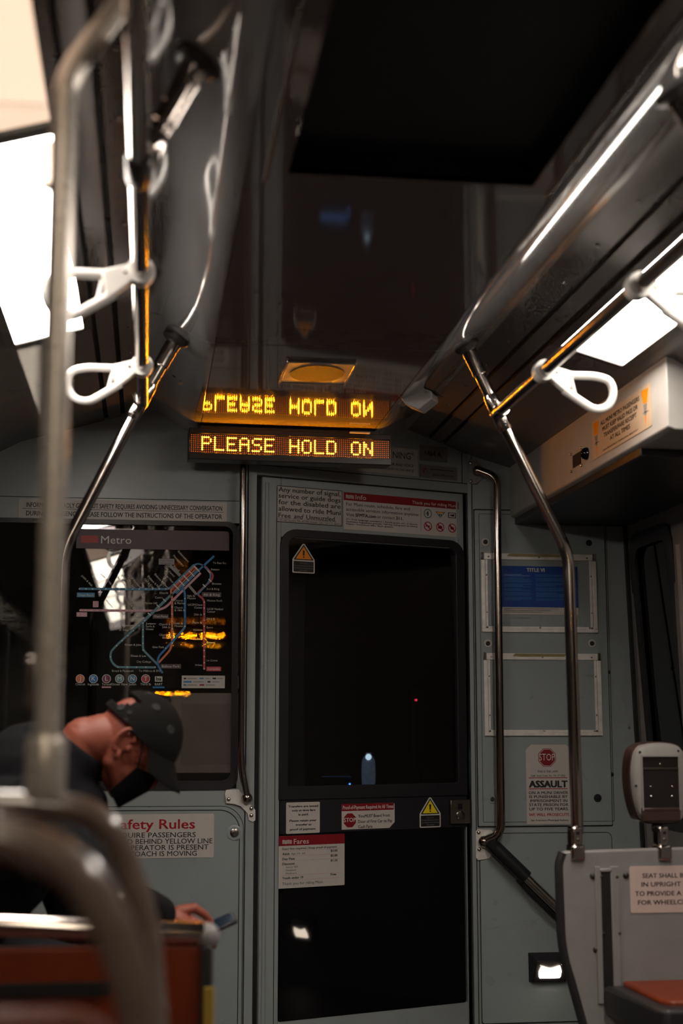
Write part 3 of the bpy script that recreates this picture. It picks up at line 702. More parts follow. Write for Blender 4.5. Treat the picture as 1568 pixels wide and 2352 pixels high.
rail('steel hand rail running along the left ceiling', RXL, (2.14, .4, -1.5))
rail('steel hand rail running along the right ceiling', RXR, (2.14, .4, -1.5))
def strap(label, x, y, sd, group, drop=0.0):
    t = thing('strap_handle', label, 'strap handle', (x, y, RZ), group)
    c = Vector((x, y, RZ)); S = lambda dx, dz, dy=0: c + Vector((sd * dx, dy, dz))
    # split clamp around the rail
    MB().lathe([(.0185, -.020), (.026, -.018), (.0275, -.008), (.0275, .008), (.026, .018), (.0185, .020)], Matrix.Translation(c) @ Matrix.Rotation(R(90), 4, 'X'), 20).build('clamp', 'strap', t)
    # wedge-shaped neck
    P = [S(.014, .016), S(.014, -.022), S(.060, -.060), S(.076, -.002)]
    mb = MB(); mb.add([p + Vector((0, -.011, 0)) for p in P] + [p + Vector((0, .011, 0)) for p in P], [(3, 2, 1, 0), (4, 5, 6, 7), (0, 1, 5, 4), (1, 2, 6, 5), (2, 3, 7, 6), (3, 0, 4, 7)])
    mb.build('neck', 'strap', t, bevel=.004)
    pts = [S(.052, -.008), S(.132, -.008), S(.170, -.018), S(.178, -.055), S(.160, -.088), S(.125, -.094), S(.050, -.046)]
    P = [Vector(p) for p in pts]; L = len(P); out = []
    for i in range(1, L - 1):
        a, b, e = P[i - 1], P[i], P[i + 1]; tt = .018
        s0, e0 = b + (a - b).normalized() * min(tt, (a - b).length * .48), b + (e - b).normalized() * min(tt, (e - b).length * .48)
        for k in range(5):
            q = k / 4; out.append(s0 * (1 - q) ** 2 + b * 2 * q * (1 - q) + e0 * q * q)
    MB().tube([P[0]] + out + [P[-1]], .0102, 12).build('grip_loop', 'strap', t)
    MB().tube([S(.068, -.012), S(.078, -.058)], .0055, 10).build('cross_bar', 'strap', t)
    MB().sphere(S(.03, -.004, -.012), .004, n=10, h=6).build('screw', 'screw', t)
    return t
strap('white grab strap on the left rail, nearer the viewer', RXL, 2.66, -1, 'white grab straps')
strap('white grab strap on the left rail, nearer the left stanchion', RXL, 3.39, -1, 'white grab straps')
strap('white grab strap on the right rail, below the bright light', RXR, 3.31, 1, 'white grab straps')
strap('white grab strap on the right rail at the picture edge', RXR, 2.62, 1, 'white grab straps')
for sd, x, side in ((-1, RXL, 'left'), (1, RXR, 'right')):
    for nth, y in (('first', 1.2), ('second', .5), ('third', -.4), ('fourth', -1.2), ('last', -2.0)): strap('%s white grab strap behind the viewer on the %s rail, mirrored in glass' % (nth, side), x, y, sd, 'white grab straps behind the viewer, %s' % side)

# ================================================================== GRAB BARS BESIDE THE CAB DOOR
def plate(root, plane, poly_px, m='alu', th=.004, name='mounting_plate', bevel=.001):
    P = [plane.hit(*p) for p in poly_px]; a, b = P[0]
    return MB().prism([(x - a, y - b) for x, y in P][::-1], .0005, th, plane.mat(a, b, 0)).build(name, m, root, bevel=bevel)
gr = .0155
def off(pl, px, py, d): return pl.shift(d).pt(*pl.shift(d).hit(px, py))
g1 = thing('grab_bar', 'vertical steel grab bar left of the cab door', 'grab bar', PL.pt(*PL.hit(556, 1830)))
MB().tube(fillet([off(PL, 558, 1000, .004), off(PL, 558, 1030, .055), off(PL, 557, 1200, .06), off(PL, 552.5, 1755, .06), off(PL, 566, 1826, .022)], .06, 8), .0118, 16).build('bar', 'darksteel', g1)
MB().sphere(off(PL, 567, 1833, .018), .019, n=20, h=12).build('ball_foot', 'darksteel', g1)
plate(g1, PL.shift(.004), [(516, 1822), (519, 1814), (548, 1813), (575, 1848), (586, 1860), (586, 1884), (580, 1888), (571, 1884), (568, 1868), (552, 1852), (538, 1847), (519, 1845)], 'alu', .005)
for p in ((525, 1836), (577, 1873), (577, 1857)): screw(g1, PL.shift(.009), *p, r=.0075, m='chrome', h=.006)
MB().sphere(off(PL, 558, 1004, .012), .018, n=16, h=10).build('ball_foot', 'darksteel', g1)
g2 = thing('grab_bar', 'vertical steel grab bar right of the cab door', 'grab bar', PR.pt(*PR.hit(1115, 1930)))
MB().tube(fillet([off(PR, 1097, 1080, .022), off(PR, 1141, 1096, .052), off(PR, 1141, 1180, .055), off(PR, 1150, 1860, .055), off(PR, 1150, 1915, .052), off(PR, 1112, 1931, .022)], .075, 9), gr, 16).build('bar', 'darksteel', g2)
MB().sphere(off(PR, 1096, 1081, .018), .019, n=20, h=12).build('ball_foot', 'darksteel', g2)
MB().sphere(off(PR, 1112, 1933, .018), .022, n=20, h=12).build('ball_foot', 'darksteel', g2)
plate(g2, PR.shift(.004), [(1074, 1060), (1078, 1055), (1092, 1056), (1110, 1075), (1108, 1098), (1094, 1112), (1078, 1112), (1074, 1107)], 'plate', .005)
plate(g2, PR.shift(.004), [(1092, 1910), (1096, 1905), (1127, 1906), (1138, 1920), (1138, 1950), (1122, 1972), (1097, 1976), (1092, 1970)], 'alu', .005)
for p in ((1080, 1064), (1081, 1105), (1099, 1912), (1100, 1951)): screw(g2, PR.shift(.009), *p, r=.0075, m='chrome', h=.006)
# sloping padded bar below it
db = thing('support_bar', 'sloping black padded bar with a steel rod under the grab bar', 'support bar', PR.pt(*PR.hit(1180, 2000)))
pA, pB, pC = off(PR, 1138, 1948, .05), off(PR, 1208, 2016, .06), off(PR, 1310, 2116, .07)
MB().tube([off(PR, 1128, 1940, .02), pA, pB], .026, 16).build('padded_sleeve', 'black', db)
MB().tube([pB, pC + (pC - pB) * .3], .017, 16).build('rod', 'steel', db)
MB().tube([off(PR, 1190, 2018, .045), off(PR, 1300, 2125, .055), off(PR, 1345, 2170, .055)], .014, 10).build('lower_strip', 'black', db)

# ================================================================== SMALL FITTINGS ON THE BULKHEAD
def ring_button(label, plane, px, py, r, m, group=None):
    a, b = plane.hit(px, py); t = thing('panel_lock', label, 'lock', plane.pt(a, b), group); mm = plane.mat(a, b, 0)
    MB().lathe([(r, 0), (r, .002), (r * .9, .0032), (r * .62, .0032), (r * .6, .001)], mm, 24).build('ring', m, t)
    MB().lathe([(r * .56, 0), (r * .56, .003), (r * .42, .0045), (r * .1, .0045)], mm, 18).build('core', 'screw' if m == 'wall2' else 'black', t)
    return t
ring_button('white ringed panel lock above the poster frame, left', PRp, 1114, 1245, .0150, 'paper')
ring_button('dark panel lock above the poster frame, right', PRp, 1352, 1247, .0115, 'black')
ring_button('white ringed panel lock between the two frames, left', PRp, 1120, 1478, .0150, 'paper')
ring_button('white ringed panel lock between the two frames, right', PRp, 1359, 1478, .0150, 'paper')
ring_button('grey panel lock left of the STOP ASSAULT notice', PRp, 1130, 1836, .0145, 'wall2')
ring_button('dark panel lock right of the STOP ASSAULT notice', PRp, 1372, 1833, .0145, 'gasket')
ring_button('grey round lock beside the Safety Rules notice', PL.shift(.003), 538, 1913, .0255, 'wall2')
# poster frames
def frame(label, box, tape):
    pl = PRp; x0, z1 = pl.hit(box[0], (box[1] + box[4]) / 2); x1, z0 = pl.hit((box[2] + box[5]) / 2, box[3]); x0 = pl.hit((box[0] + box[6]) / 2, box[1])[0]
    cx, cz = (x0 + x1) / 2, (z0 + z1) / 2; t = thing('poster_frame', label, 'frame', pl.pt(cx, z0), 'poster frames'); m = pl.mat(0, 0, 0)
    tw, sw, bw = .024, .0155, .0135
    MB().box(x0 + .012, x1 - .012, z1 - tw, z1, 0, .006, m).build('top_bar', 'alu', t, bevel=.0015)
    MB().box(x0, x1, z0, z0 + bw, 0, .009, m).build('bottom_bar', 'alu', t, bevel=.0015)
    for xa, xb in ((x0, x0 + sw), (x1 - sw, x1)): MB().box(xa, xb, z0 + bw, z1 - .026, 0, .008, m).build('side_bar', 'alu', t, bevel=.0015)
    for xa, xb in ((x0 + sw + .001, x0 + sw + .010), (x1 - sw - .010, x1 - sw - .001)): MB().box(xa, xb, z0 + bw, z1 - tw, 0, .004, m).build('inner_bead', 'alu', t, bevel=.001)
    MB().box(x0 + sw, x1 - sw, z0 + bw, z0 + bw + .008, 0, .004, m).build('inner_bead', 'alu', t, bevel=.001)
    for xa in (x0 + .0005, x1 - .0095): MB().box(xa, xa + .009, z1 - .026, z1 + .002, 0, .005, m).build('corner_clip', 'darksteel', t, bevel=.001)
    MB().prism([(x0 + .10 + tape, z1 - .011), (x0 + .13 + tape, z1 - .013), (x1 - .14, z1 - .012), (x1 - .13, z1 - .002), (x0 + .11 + tape, z1 - .001)], .006, .0066, m).build('glue_residue', 'glue', t)
    for fx, fz in ((.065, z1 - .014), (.5, z1 - .014), (.92, z1 - .014), (.5, z0 + .018), (.045, z0 + .018), (.93, z0 + .018)):
        MB().lathe([(.0035, 0), (.003, .002), (.001, .003)], pl.mat(x0 + fx * (x1 - x0), fz, .006), 8).build('screw', 'screw', t)
    for fz in (.25, .72):
        for xa in (x0 + sw + .0055, x1 - sw - .0055): MB().lathe([(.003, 0), (.0026, .002), (.001, .003)], pl.mat(xa, z0 + fz * (z1 - z0), .004), 8).build('screw', 'screw', t)
frame('aluminium poster frame holding the blue poster', (1102, 1269, 1368, 1454, 1271, 1375, 1104), 0.0)
frame('empty aluminium poster frame below the blue poster', (1106, 1499, 1380, 1690, 1501, 1386, 1112), .01)
# key switch on the door edge
ks = thing('key_switch', 'brown metal key switch box on the door edge', 'switch', PD.pt(*PD.hit(1052, 1893)))
ka, kb = PD.hit(1030, 1892); kc, kd = PD.hit(1074, 1836)
MB().box(ka, kc, kb, kd, .001, .016, mPD).build('switch_box', 'darksteel', ks, bevel=.002)
MB().lathe([(.017, 0), (.017, .003), (.013, .0045), (.009, .0045), (.008, .002)], PD.mat(*PD.hit(1052, 1873), .016), 20).build('key_ring', 'darksteel', ks)
MB().box(-.009, .009, -.010, .010, 0, .001, PD.mat(*PD.hit(1051, 1852), .016)).build('indicator_window', 'black', ks)
# step lamp
def step_lamp(label, mtx, wdt=.145, hgt=.105):
    t = bpy.data.objects.new('step_lamp', None); COL.objects.link(t); t.matrix_world = mtx; WM[t] = mtx.copy(); tag(t, label, 'step lamp')
    w2, h2 = wdt / 2, hgt / 2
    P = [(-w2, -h2, 0), (w2, -h2, 0), (w2, h2, 0), (-w2, h2, 0), (-w2 + .012, -h2 + .002, .020), (w2 - .012, -h2 + .002, .020), (w2 - .020, h2 - .025, .055), (-w2 + .020, h2 - .025, .055)]
    MB().add(P, [(0, 3, 2, 1), (4, 5, 6, 7), (0, 1, 5, 4), (1, 2, 6, 5), (2, 3, 7, 6), (3, 0, 4, 7)]).build('lamp_hood', 'gasket', t, bevel=.002, local=True)
    f = Matrix.Translation((0, (h2 - .025 - h2 + .002) / 2, .0375)) @ Matrix.Rotation(R(25.5), 4, 'X')
    lens = []
    for k in range(25):
        x = -.037 + .074 * k / 24; lens.append((x, .019 - .0045 * math.cos(x / .037 * math.pi) * (1 if abs(x) < .034 else .3) - (.006 if abs(x) > .034 else 0)))
    lens = [(-.040, -.018), (-.036, -.025), (.036, -.025), (.040, -.018), (.041, .002)] + lens[::-1] + [(-.041, .002)]
    f = Matrix.Translation((0, -h2 + .002 + (2 * h2 - .027) / 2, .0385)) @ Matrix.Rotation(-math.atan2(-.035, 2 * h2 - .027), 4, 'X')
    MB().prism(lens, 0, .003, f).build('lens', 'step_lamp', t, local=True)
    for x in (-.040, .040): MB().sphere(f @ Vector((x, .030, .002)), .003, n=8, h=6).build('screw', 'screw', t, local=True)
    return t
sa, sb = PR.hit(1256, 2220)
step_lamp('lit step lamp in a black hood low on the right bulkhead', PR.mat(sa, sb, 0))
PSR = Plane((XR + .055, 3.694, .225), (0, -1, 0), (0, 0, 1))
step_lamp('lit step lamp low on the side wall, mirrored in the door glass', PSR.mat(0, 0, 0))
# fare box fittings on the equipment box
PSX = Plane((SX, 0, 0), (0, -1, 0), (0, 0, 1))
bt = thing('push_button', 'black domed push button on the equipment box', 'button', PSX.pt(*PSX.hit(1348, 1042)))
MB().lathe([(.020, 0), (.020, .004), (.016, .014), (.008, .020), (.002, .021)], PSX.mat(*PSX.hit(1348, 1042), 0), 20).build('button_dome', 'blackglass', bt)
bs = thing('speaker_slot', 'small black square slot with four screws on the equipment box', 'vent', PSX.pt(*PSX.hit(1325, 1056)))
va, vb = PSX.hit(1325, 1056)
MB().box(va - .042, va + .042, vb - .020, vb + .020, 0, .002, PSX.mat(0, 0, 0)).build('slot_plate', 'black', bs)
for dx in (-.055, .055):
    for dz in (-.028, .028): MB().sphere(PSX.pt(va + dx, vb + dz, .002), .005, n=8, h=6).build('screw', 'chrome', bs)

# ================================================================== NOTICES AND STICKERS
K = Sticker
# --- left section
b = K('operator_notice', 'long two-line notice strip above the map window', 'notice', PL, (42, 1150, 521, 1194), 'paper2', .004)
b.text('INFORMATION GLADLY GIVEN BUT SAFETY REQUIRES AVOIDING UNNECESSARY CONVERSATION', .037, .43, .94, .235, bold=.02)
b.rect(.02, .495, .985, .515, 'ink'); b.text('DURING EMERGENCY, PLEASE FOLLOW THE INSTRUCTIONS OF THE OPERATOR', .037, .865, .94, .235, bold=.02)
b = K('safety_notice', 'cream Safety Rules notice below the map window', 'notice', PL.shift(.003), (235, 1870, 491, 1971), 'paper', .006)
f = lambda x: (x - 235) / 256.0
b.text('Safety Rules', f(258), .335, f(447) - f(258), .215, 'red_ink', .015)
for t, x0, x1, y in (('REQUIRE PASSENGERS', 256, 449, .53), ('STAND BEHIND YELLOW LINE', 248, 488, .675), ('OPERATOR IS PRESENT', 285, 479, .815), ('COACH IS MOVING', 297, 452, .955)):
    b.text(t, f(x0), y, f(x1) - f(x0), .112, 'ink', .008)
# --- skewed door and header
b = K('guide_dog_notice', 'black-bordered notice about signal and guide dogs over the door window', 'notice', PD, [(635, 1114), (785, 1128), (785, 1210), (635, 1198)], 'paper2', .002)
for q in ((0, 0, 1, .018), (0, .982, 1, 1), (0, 0, .008, 1), (.992, 0, 1, 1)): b.rect(*q, 'ink', 'border')
for t, y, wd in (('Any number of signal,', .165, .95), ('service or guide dogs', .335, .95), ('for the disabled are', .51, .95), ('allowed to ride Muni', .69, .95)): b.text(t, .025, y, wd, .125, bold=.012)
b.text('Free', .025, .875, .185, .125, bold=.012); b.text('and', .255, .875, .15, .125, bold=.012, shear=.3); b.text('Unmuzzled.', .445, .875, .46, .125, bold=.012)
b.rect(.025, .892, .905, .899, 'ink', 'underline'); b.text('( 29 USC Section 794, 42 USC Section 1231, CA C.C. §54.2 )', .02, .965, .96, .045, bold=.01)
def logo(b, x0, x1, y0, y1, m):
    """wavy lettering block of the transit operator"""
    n = 4; wdt = (x1 - x0) / n
    for k in range(n):
        xa = x0 + k * wdt
        for a, c in ((0, .34), (.5, .84)): b.rect(xa + a * wdt, y0 + (.06 * (k % 2)) * (y1 - y0), xa + c * wdt, y1 - .05 * ((k + 1) % 2) * (y1 - y0), m, 'logo_stroke', .0008, z=.0003)
        ym = y0 if k % 2 == 0 else y1 - (y1 - y0) * .22
        b.rect(xa + .1 * wdt, ym, xa + .8 * wdt, ym + (y1 - y0) * .22, m, 'logo_stroke', .0005, z=.0003)
b = K('info_notice', 'white Info notice with red header and rider symbols', 'notice', PD, [(788.5, 1129), (1052.5, 1154), (1052.5, 1235), (788.5, 1214.5)], 'paper', .002)
b.rect(0, 0, 1, .215, 'red_dark'); logo(b, .018, .088, .065, .165, 'paper')
b.text('Info', .10, .17, .088, .125, 'white_ink', .0, dz=.0003); b.text('Thank you for riding Muni.', .585, .165, .40, .085, 'white_ink', .0, dz=.0003)
for t, y, wd in (('For Muni route, schedule, fare and', .355, .545), ('accessible services information anytime:', .495, .625)): b.text(t, .02, y, wd, .085, bold=.004)
b.text('Visit', .02, .64, .068, .085, bold=.004); b.text('SFMTA.com', .098, .64, .175, .085, bold=.03); b.text('or contact', .283, .64, .15, .085, bold=.004); b.text('311.', .443, .64, .065, .085, bold=.03)
b.rect(.02, .68, .64, .684, 'm_grey', 'rule'); b.rect(.66, .25, .663, .92, 'm_grey', 'rule')
for k, t in enumerate(('311 Free language assistance / Ayuda gratis con el idioma', 'Assistance linguistique gratuite / Libreng tulong para sa wikang', 'Filipino / Kostenlose Hilfe / Aiuto gratuito')): b.text(t, .02, .745 + k * .062, .61 if k < 2 else .40, .04, bold=.02)
for x in (.723, .833, .94):
    b.disc(x, .755, .0172, 'red_ink', 'prohibition_ring', inner=.80, n=28)
    c0, s0 = .0152 * .70 / b.w, .0152 * .70 / b.h
    b.poly([(x - c0 - .004, .755 - s0 + .01), (x - c0 + .004, .755 - s0 - .01), (x + c0 + .004, .755 + s0 - .01), (x + c0 - .004, .755 + s0 + .01)], 'red_ink', 'prohibition_bar')
    if x < .8: b.rect(x - .022, .735, x + .018, .765, 'red_dark', 'cigarette')
    elif x < .9: b.poly([(x - .018, .80), (x - .02, .73), (x - .005, .745), (x + .004, .70), (x + .018, .74), (x + .016, .80)], 'red_dark', 'radio_symbol')
    else: b.poly([(x - .018, .72), (x + .010, .72), (x + .018, .76), (x + .012, .80), (x - .012, .80)], 'red_dark', 'food_symbol')
b.disc(.723, .40, .0172, 'teal_ink', 'symbol_ring', inner=.82, n=28); b.disc(.723, .355, .0030, 'ink', 'figure_head', n=12); b.rect(.718, .375, .729, .465, 'ink', 'figure_body'); b.poly([(.702, .42), (.716, .375), (.731, .375), (.731, .385), (.718, .39), (.706, .43)], 'ink', 'figure_arm')
b.poly([(.790, .325), (.878, .325), (.834, .495)], 'teal_ink', 'symbol_triangle'); b.poly([(.802, .340), (.866, .340), (.834, .465)], 'paper', 'symbol_field', z=.0002); b.poly([(.800, .338), (.868, .338), (.857, .372), (.811, .372)], 'orange_ink', 'symbol_band', z=.0004)
for x in (.827, .841): b.rect(x - .004, .385, x + .004, .435, 'ink', 'figure', z=.0004)
b.rect(.905, .325, .975, .475, 'ink', 'symbol_frame', .0015); b.rect(.912, .343, .968, .457, 'paper', 'symbol_field', z=.0002)
b.poly([(.921, .39), (.945, .375), (.957, .36), (.961, .425), (.935, .43), (.933, .415), (.921, .42)], 'ink', 'camera_symbol', z=.0004)
b = K('video_warning_notice', 'pale WARNING notice half hidden behind the LED sign', 'notice', PD, [(775, 1013), (958.5, 1033), (958.5, 1095), (775, 1077)], 'paper2', .001)
b.text('"WARNING"', .945, .40, .52, .235, bold=.0, align='r'); b.text('BEHAVIOR AND VOICE', .945, .68, .44, .095, bold=.01, align='r'); b.text('MAY BE RECORDED ON THIS VEHICLE', .945, .85, .50, .075, bold=.01, align='r')
b = K('car_number_plate', 'dark plate numbered 1464 A on the door header', 'plate', PD, [(963, 1021), (1027, 1029), (1027, 1063), (963, 1057)], 'plate', .003)
b.text('1464 A', .19, .66, .58, .32, bold=.02)
b = K('maker_plate', 'dark maker plate with script lettering under the number plate', 'plate', PD, [(963, 1066), (1049, 1075), (1049, 1104), (963, 1096)], 'plate', .003)
b.disc(.14, .45, .0085, 'red_dark', 'emblem', n=20); b.poly([(.10, .30), (.16, .42), (.19, .25), (.18, .6), (.13, .65)], 'plate', 'emblem_mark', z=.0002); b.rect(.27, .28, .90, .33, 'ink', 'rule'); b.text('pininfarina', .33, .80, .56, .24, bold=.0, shear=.45)
def warn_poly(w_, h_): return [(-w_ / 2, -h_ / 2 + .003), (-w_ / 2 + .003, -h_ / 2), (w_ / 2 - .003, -h_ / 2), (w_ / 2, -h_ / 2 + .003), (w_ / 2, -h_ * .04), (.004, h_ / 2 - .001), (0, h_ / 2), (-.004, h_ / 2 - .001), (-w_ / 2, -h_ * .04)]
def warn(label, pl, box, m):
    b = K('warning_sticker', label, 'sticker', pl, box, 'white_ink', .003, poly=warn_poly)
    b.poly([(.06, .535), (.5, .03), (.94, .535), (.92, .56), (.08, .56)], 'ink', 'triangle_border'); b.poly([(.5, .095), (.86, .525), (.14, .525)], m, 'triangle', z=.0003)
    b.poly([(.455, .23), (.545, .23), (.53, .41), (.47, .41)], 'ink', 'exclamation_mark', z=.0006); b.disc(.5, .46, .0028, 'ink', 'exclamation_mark', z=.0006, n=10)
    b.rect(.05, .60, .95, .965, 'ink', 'text_field', .002)
    for k, (t, wd) in enumerate((('The use of', .34), ('Personal Electronic Devices', .84), ('is prohibited while operating', .84), ('this vehicle', .36))): b.text(t, .5, .695 + k * .078, wd, .042, 'm_grey', 0, 'c', dz=.0003)
PDg = PD.shift(-.0088)
warn('orange warning triangle sticker inside the top of the door window', PDg, [(671, 1247), (722, 1251), (722, 1318), (671, 1315)], 'orange_ink')
warn('yellow warning triangle sticker below the door window', PD.shift(.0026), [(963, 1832), (1011, 1831), (1011, 1900), (963, 1901)], 'yellow_ink')
PDm = PD.shift(.0026)
b = K('transfer_notice', 'small white notice about transfers at the left of the door', 'notice', PDm, (656.4, 1842.5, 733.7, 1914), 'paper', .004)
for t, x, wd, y in (('Transfers are issued', .06, .89, .16), ('only at time fare', .165, .705, .29), ('is paid.', .36, .31, .425), ('Please retain your', .10, .80, .62), ('transfer as', .28, .47, .75), ('proof of payment.', .11, .78, .895)): b.text(t, x, y, wd, .066, bold=.03)
def cut_poly(w_, h_): return [(-w_ / 2, -h_ / 2), (w_ / 2 - .022, -h_ / 2), (w_ / 2, -h_ / 2 + .020), (w_ / 2, h_ / 2 - .004), (w_ / 2 - .006, h_ / 2), (-w_ / 2, h_ / 2)]
b = K('payment_notice', 'Proof-of-Payment notice with red header and stop sign', 'notice', PDm, (784, 1845, 905.5, 1903.5), 'paper', poly=cut_poly)
b.rect(.0, .0, .985, .28, 'red_dark'); b.text('Proof-of-Payment Required At All Times', .02, .215, .955, .145, 'white_ink', .01, dz=.0003)
b.disc(.15, .645, .0255, 'red_dark', 'stop_octagon', n=8, a0=22.5); b.text('STOP', .15, .705, .225, .155, 'white_ink', .01, 'c', dz=.0003)
b.text('You', .305, .55, .115, .115, bold=.015); b.text('MUST', .425, .55, .16, .115, bold=.02, shear=.25); b.text('Board Front', .60, .55, .31, .115, bold=.015)
b.text('Door of First Car to Pay', .305, .765, .65, .115, bold=.015); b.text('Cash Fare', .305, .965, .27, .115, bold=.015)
b = K('fares_notice', 'white fare table with red Fares header', 'notice', PD.shift(.003), [(639, 1918.5), (790.5, 1917), (790.5, 2034), (639, 2040)], 'paper', .003)
b.rect(0, 0, 1, .19, 'red_dark'); logo(b, .055, .20, .075, .155, 'paper'); b.text('Fares', .225, .16, .225, .095, 'white_ink', 0, dz=.0003)
for t, x, wd, y, cp, bo in (('Exact fare required / Keep proof of payment', .055, .83, .265, .038, .02), ('Adult', .055, .108, .365, .042, .03), ('Age (19 - 64)', .19, .21, .365, .036, 0), ('$3.00', .785, .105, .342, .040, .03),
        ('Day Pass', .055, .185, .46, .042, .03), ('$5.00', .785, .105, .435, .040, .03), ('Discount', .055, .185, .555, .042, .03), ('$1.50', .785, .105, .53, .040, .03), ('Senior 65+', .11, .185, .615, .034, 0), ('Disabled', .11, .145, .675, .034, 0), ('Medicare', .11, .16, .735, .034, 0),
        ('Youth under 19', .055, .315, .825, .042, .03), ('Free', .785, .085, .80, .040, .03), ('Thank you for riding Muni.', .055, .62, .938, .050, 0)): b.text(t, x, y, wd, cp, bold=bo)
for y in (.285, .385, .475, .752, .845): b.rect(.055, y, .945, y + .006, 'm_pink', 'rule')
# --- right section
b = K('title_poster', 'blue TITLE VI poster in the upper frame', 'poster', PR.shift(.0075), (1150, 1301, 1326.5, 1412), 'blue_ink', .001)
b.rect(0, .85, 1, 1, 'paper', 'white_band'); b.text('TITLE VI', .335, .115, .235, .075, 'white_ink', .03)
random.seed(3)
for col, x0, x1 in ((0, .04, .42), (1, .45, .86)):
    y = .17
    for g in range(6):
        for r in range(random.choice((2, 3, 4))):
            if y < .82: b.rect(x0, y, x1 - random.random() * .05 - (.12 if random.random() < .2 else 0), y + .012, 'paleblue' if (g == 0 and col == 0) else 'm_bart', 'text_line')
            y += .026
        y += .022
for r in range(3): b.rect(.04, .875 + r * .035, .74 - r * .1, .885 + r * .035, 'm_grey', 'text_line')
b.rect(.84, .87, .93, .965, 'blue_ink', 'seal')
def assault_poly(w_, h_): return [(-w_ / 2, -h_ / 2), (w_ / 2, -h_ / 2), (w_ / 2, h_ / 2 - .012), (w_ / 2 - .012, h_ / 2), (-w_ / 2 + .020, h_ / 2), (-w_ / 2, h_ / 2 - .020)]
b = K('assault_notice', 'tall white STOP ASSAULT notice with red octagon', 'notice', PRp, (1208, 1710.5, 1308.5, 1893), 'paper', poly=assault_poly)
b.disc(.485, .162, .0355, 'red_dark', 'octagon', n=8, a0=22.5); b.disc(.485, .162, .0330, 'white_ink', 'octagon_line', n=8, a0=22.5, inner=.95, z=.0002); b.text('STOP', .485, .20, .36, .085, 'white_ink', 0, 'c', dz=.0003)
for t, x0, x1, y, cp, m_, bo in (('THIS IS THE LAW!', .26, .73, .352, .026, 'ink', .01), ('Calif. Penal Code, Sec. 241 ET SEQ.', .11, .90, .402, .022, 'ink', .01), ('ASSAULT', .06, .945, .537, .080, 'ink', .05), ('ON A MUNI DRIVER', .05, .95, .623, .034, 'ink', .02), ('IS PUNISHABLE BY', .06, .94, .673, .034, 'ink', .02),
        ('IMPRISONMENT IN', .08, .93, .724, .034, 'ink', .02), ('STATE PRISON FOR', .055, .955, .774, .034, 'ink', .02), ('UP TO FIVE YEARS.', .06, .96, .827, .034, 'ink', .02), ('WE WILL PROSECUTE.', .045, .985, .898, .034, 'red_ink', .02), ('San Francisco Municipal Railway', .09, .95, .961, .021, 'ink', .015)):
    b.text(t, x0, y, x1 - x0, cp, m_, bo)
b.rect(.055, .413, .94, .422, 'red_ink', 'rule'); b.rect(.055, .552, .94, .561, 'red_ink', 'rule')
# --- equipment box
b = K('fare_notice', 'tan notice with orange wedges on the equipment box', 'notice', PSX, [(1355.5, 971), (1491, 881), (1500.5, 971.5), (1365, 1059.5)], 'paper_tan', .006)
for t, x0, x1, y in (('ALL MUNI METRO PASSENGERS', .17, .83, .25), ('MUST KEEP VALID PASS OR', .20, .80, .42), ('TRANSFER/FARE RECEIPT', .22, .78, .59), ('AT ALL TIMES', .33, .67, .76), ('SAN FRANCISCO MUNICIPAL RAILWAY', .20, .80, .92)): b.text(t, x0, y, x1 - x0, .105 if y < .9 else .035, bold=.03)
for x in (.085, .915):
    b.poly([(x - .055, .08), (x + .055, .08), (x + .03, .40), (x - .03, .40)], 'orange_ink', 'wedge'); b.poly([(x - .028, .42), (x + .028, .42), (x + .012, .68), (x - .012, .68)], 'm_grey', 'wedge_middle'); b.poly([(x - .011, .70), (x + .011, .70), (x, .95)], 'orange_ink', 'wedge_tip'); b.rect(x - .035, .60, x + .045, .63, 'm_grey', 'wedge_bar')
# --- side door lettering strip
b = K('side_door_notice', 'faint two-line notice strip above the side door window', 'notice', Plane((XR - .001, 0, 0), (0, -1, 0), (0, 0, 1)), [(1441, 1187), (1541, 1140), (1541, 1178), (1441, 1211)], 'side', .001)
for k in range(7): b.rect(.04 + k * .135, .20, .04 + k * .135 + (.07, .11, .09)[k % 3], .42, 'ink', 'worn_word')
b.rect(.02, .49, .98, .53, 'ink', 'rule')
for k in range(6): b.rect(.04 + k * .158, .62, .04 + k * .158 + (.12, .08, .13)[k % 3], .84, 'ink', 'worn_word')

# ================================================================== ROUTE MAP ON THE GLASS
PM = PL.shift(-.004)
mz = lambda x, y: (150 + x / 3.7333, 1190 + y / 3.7333)
a, b_ = PM.hit(*mz(750, 790))
rm = bpy.data.objects.new('route_map', None); COL.objects.link(rm); rm.matrix_world = PM.mat(a, b_, 0); WM[rm] = rm.matrix_world.copy()
tag(rm, 'coloured metro route map printed on the bulkhead window', 'map')
SCL = PM.hit(*mz(1000, 790))[0] - PM.hit(*mz(0, 790))[0]; SCL /= 1000
def ml(x, y): p, q = PM.hit(*mz(x, y)); return p - a, q - b_
def mpoly(pts, m, name, z=0): return MB().prism([ml(*p) for p in pts][::-1], z, z + .0002).build(name, m, rm, local=True)
def mrect(x0, y0, x1, y1, m, name, r=0, z=0):
    (p, q), (u, v) = ml(x0, y1), ml(x1, y0); return MB().prism(rrect(p, q, u, v, r, 4), z, z + .0002).build(name, m, rm, local=True)
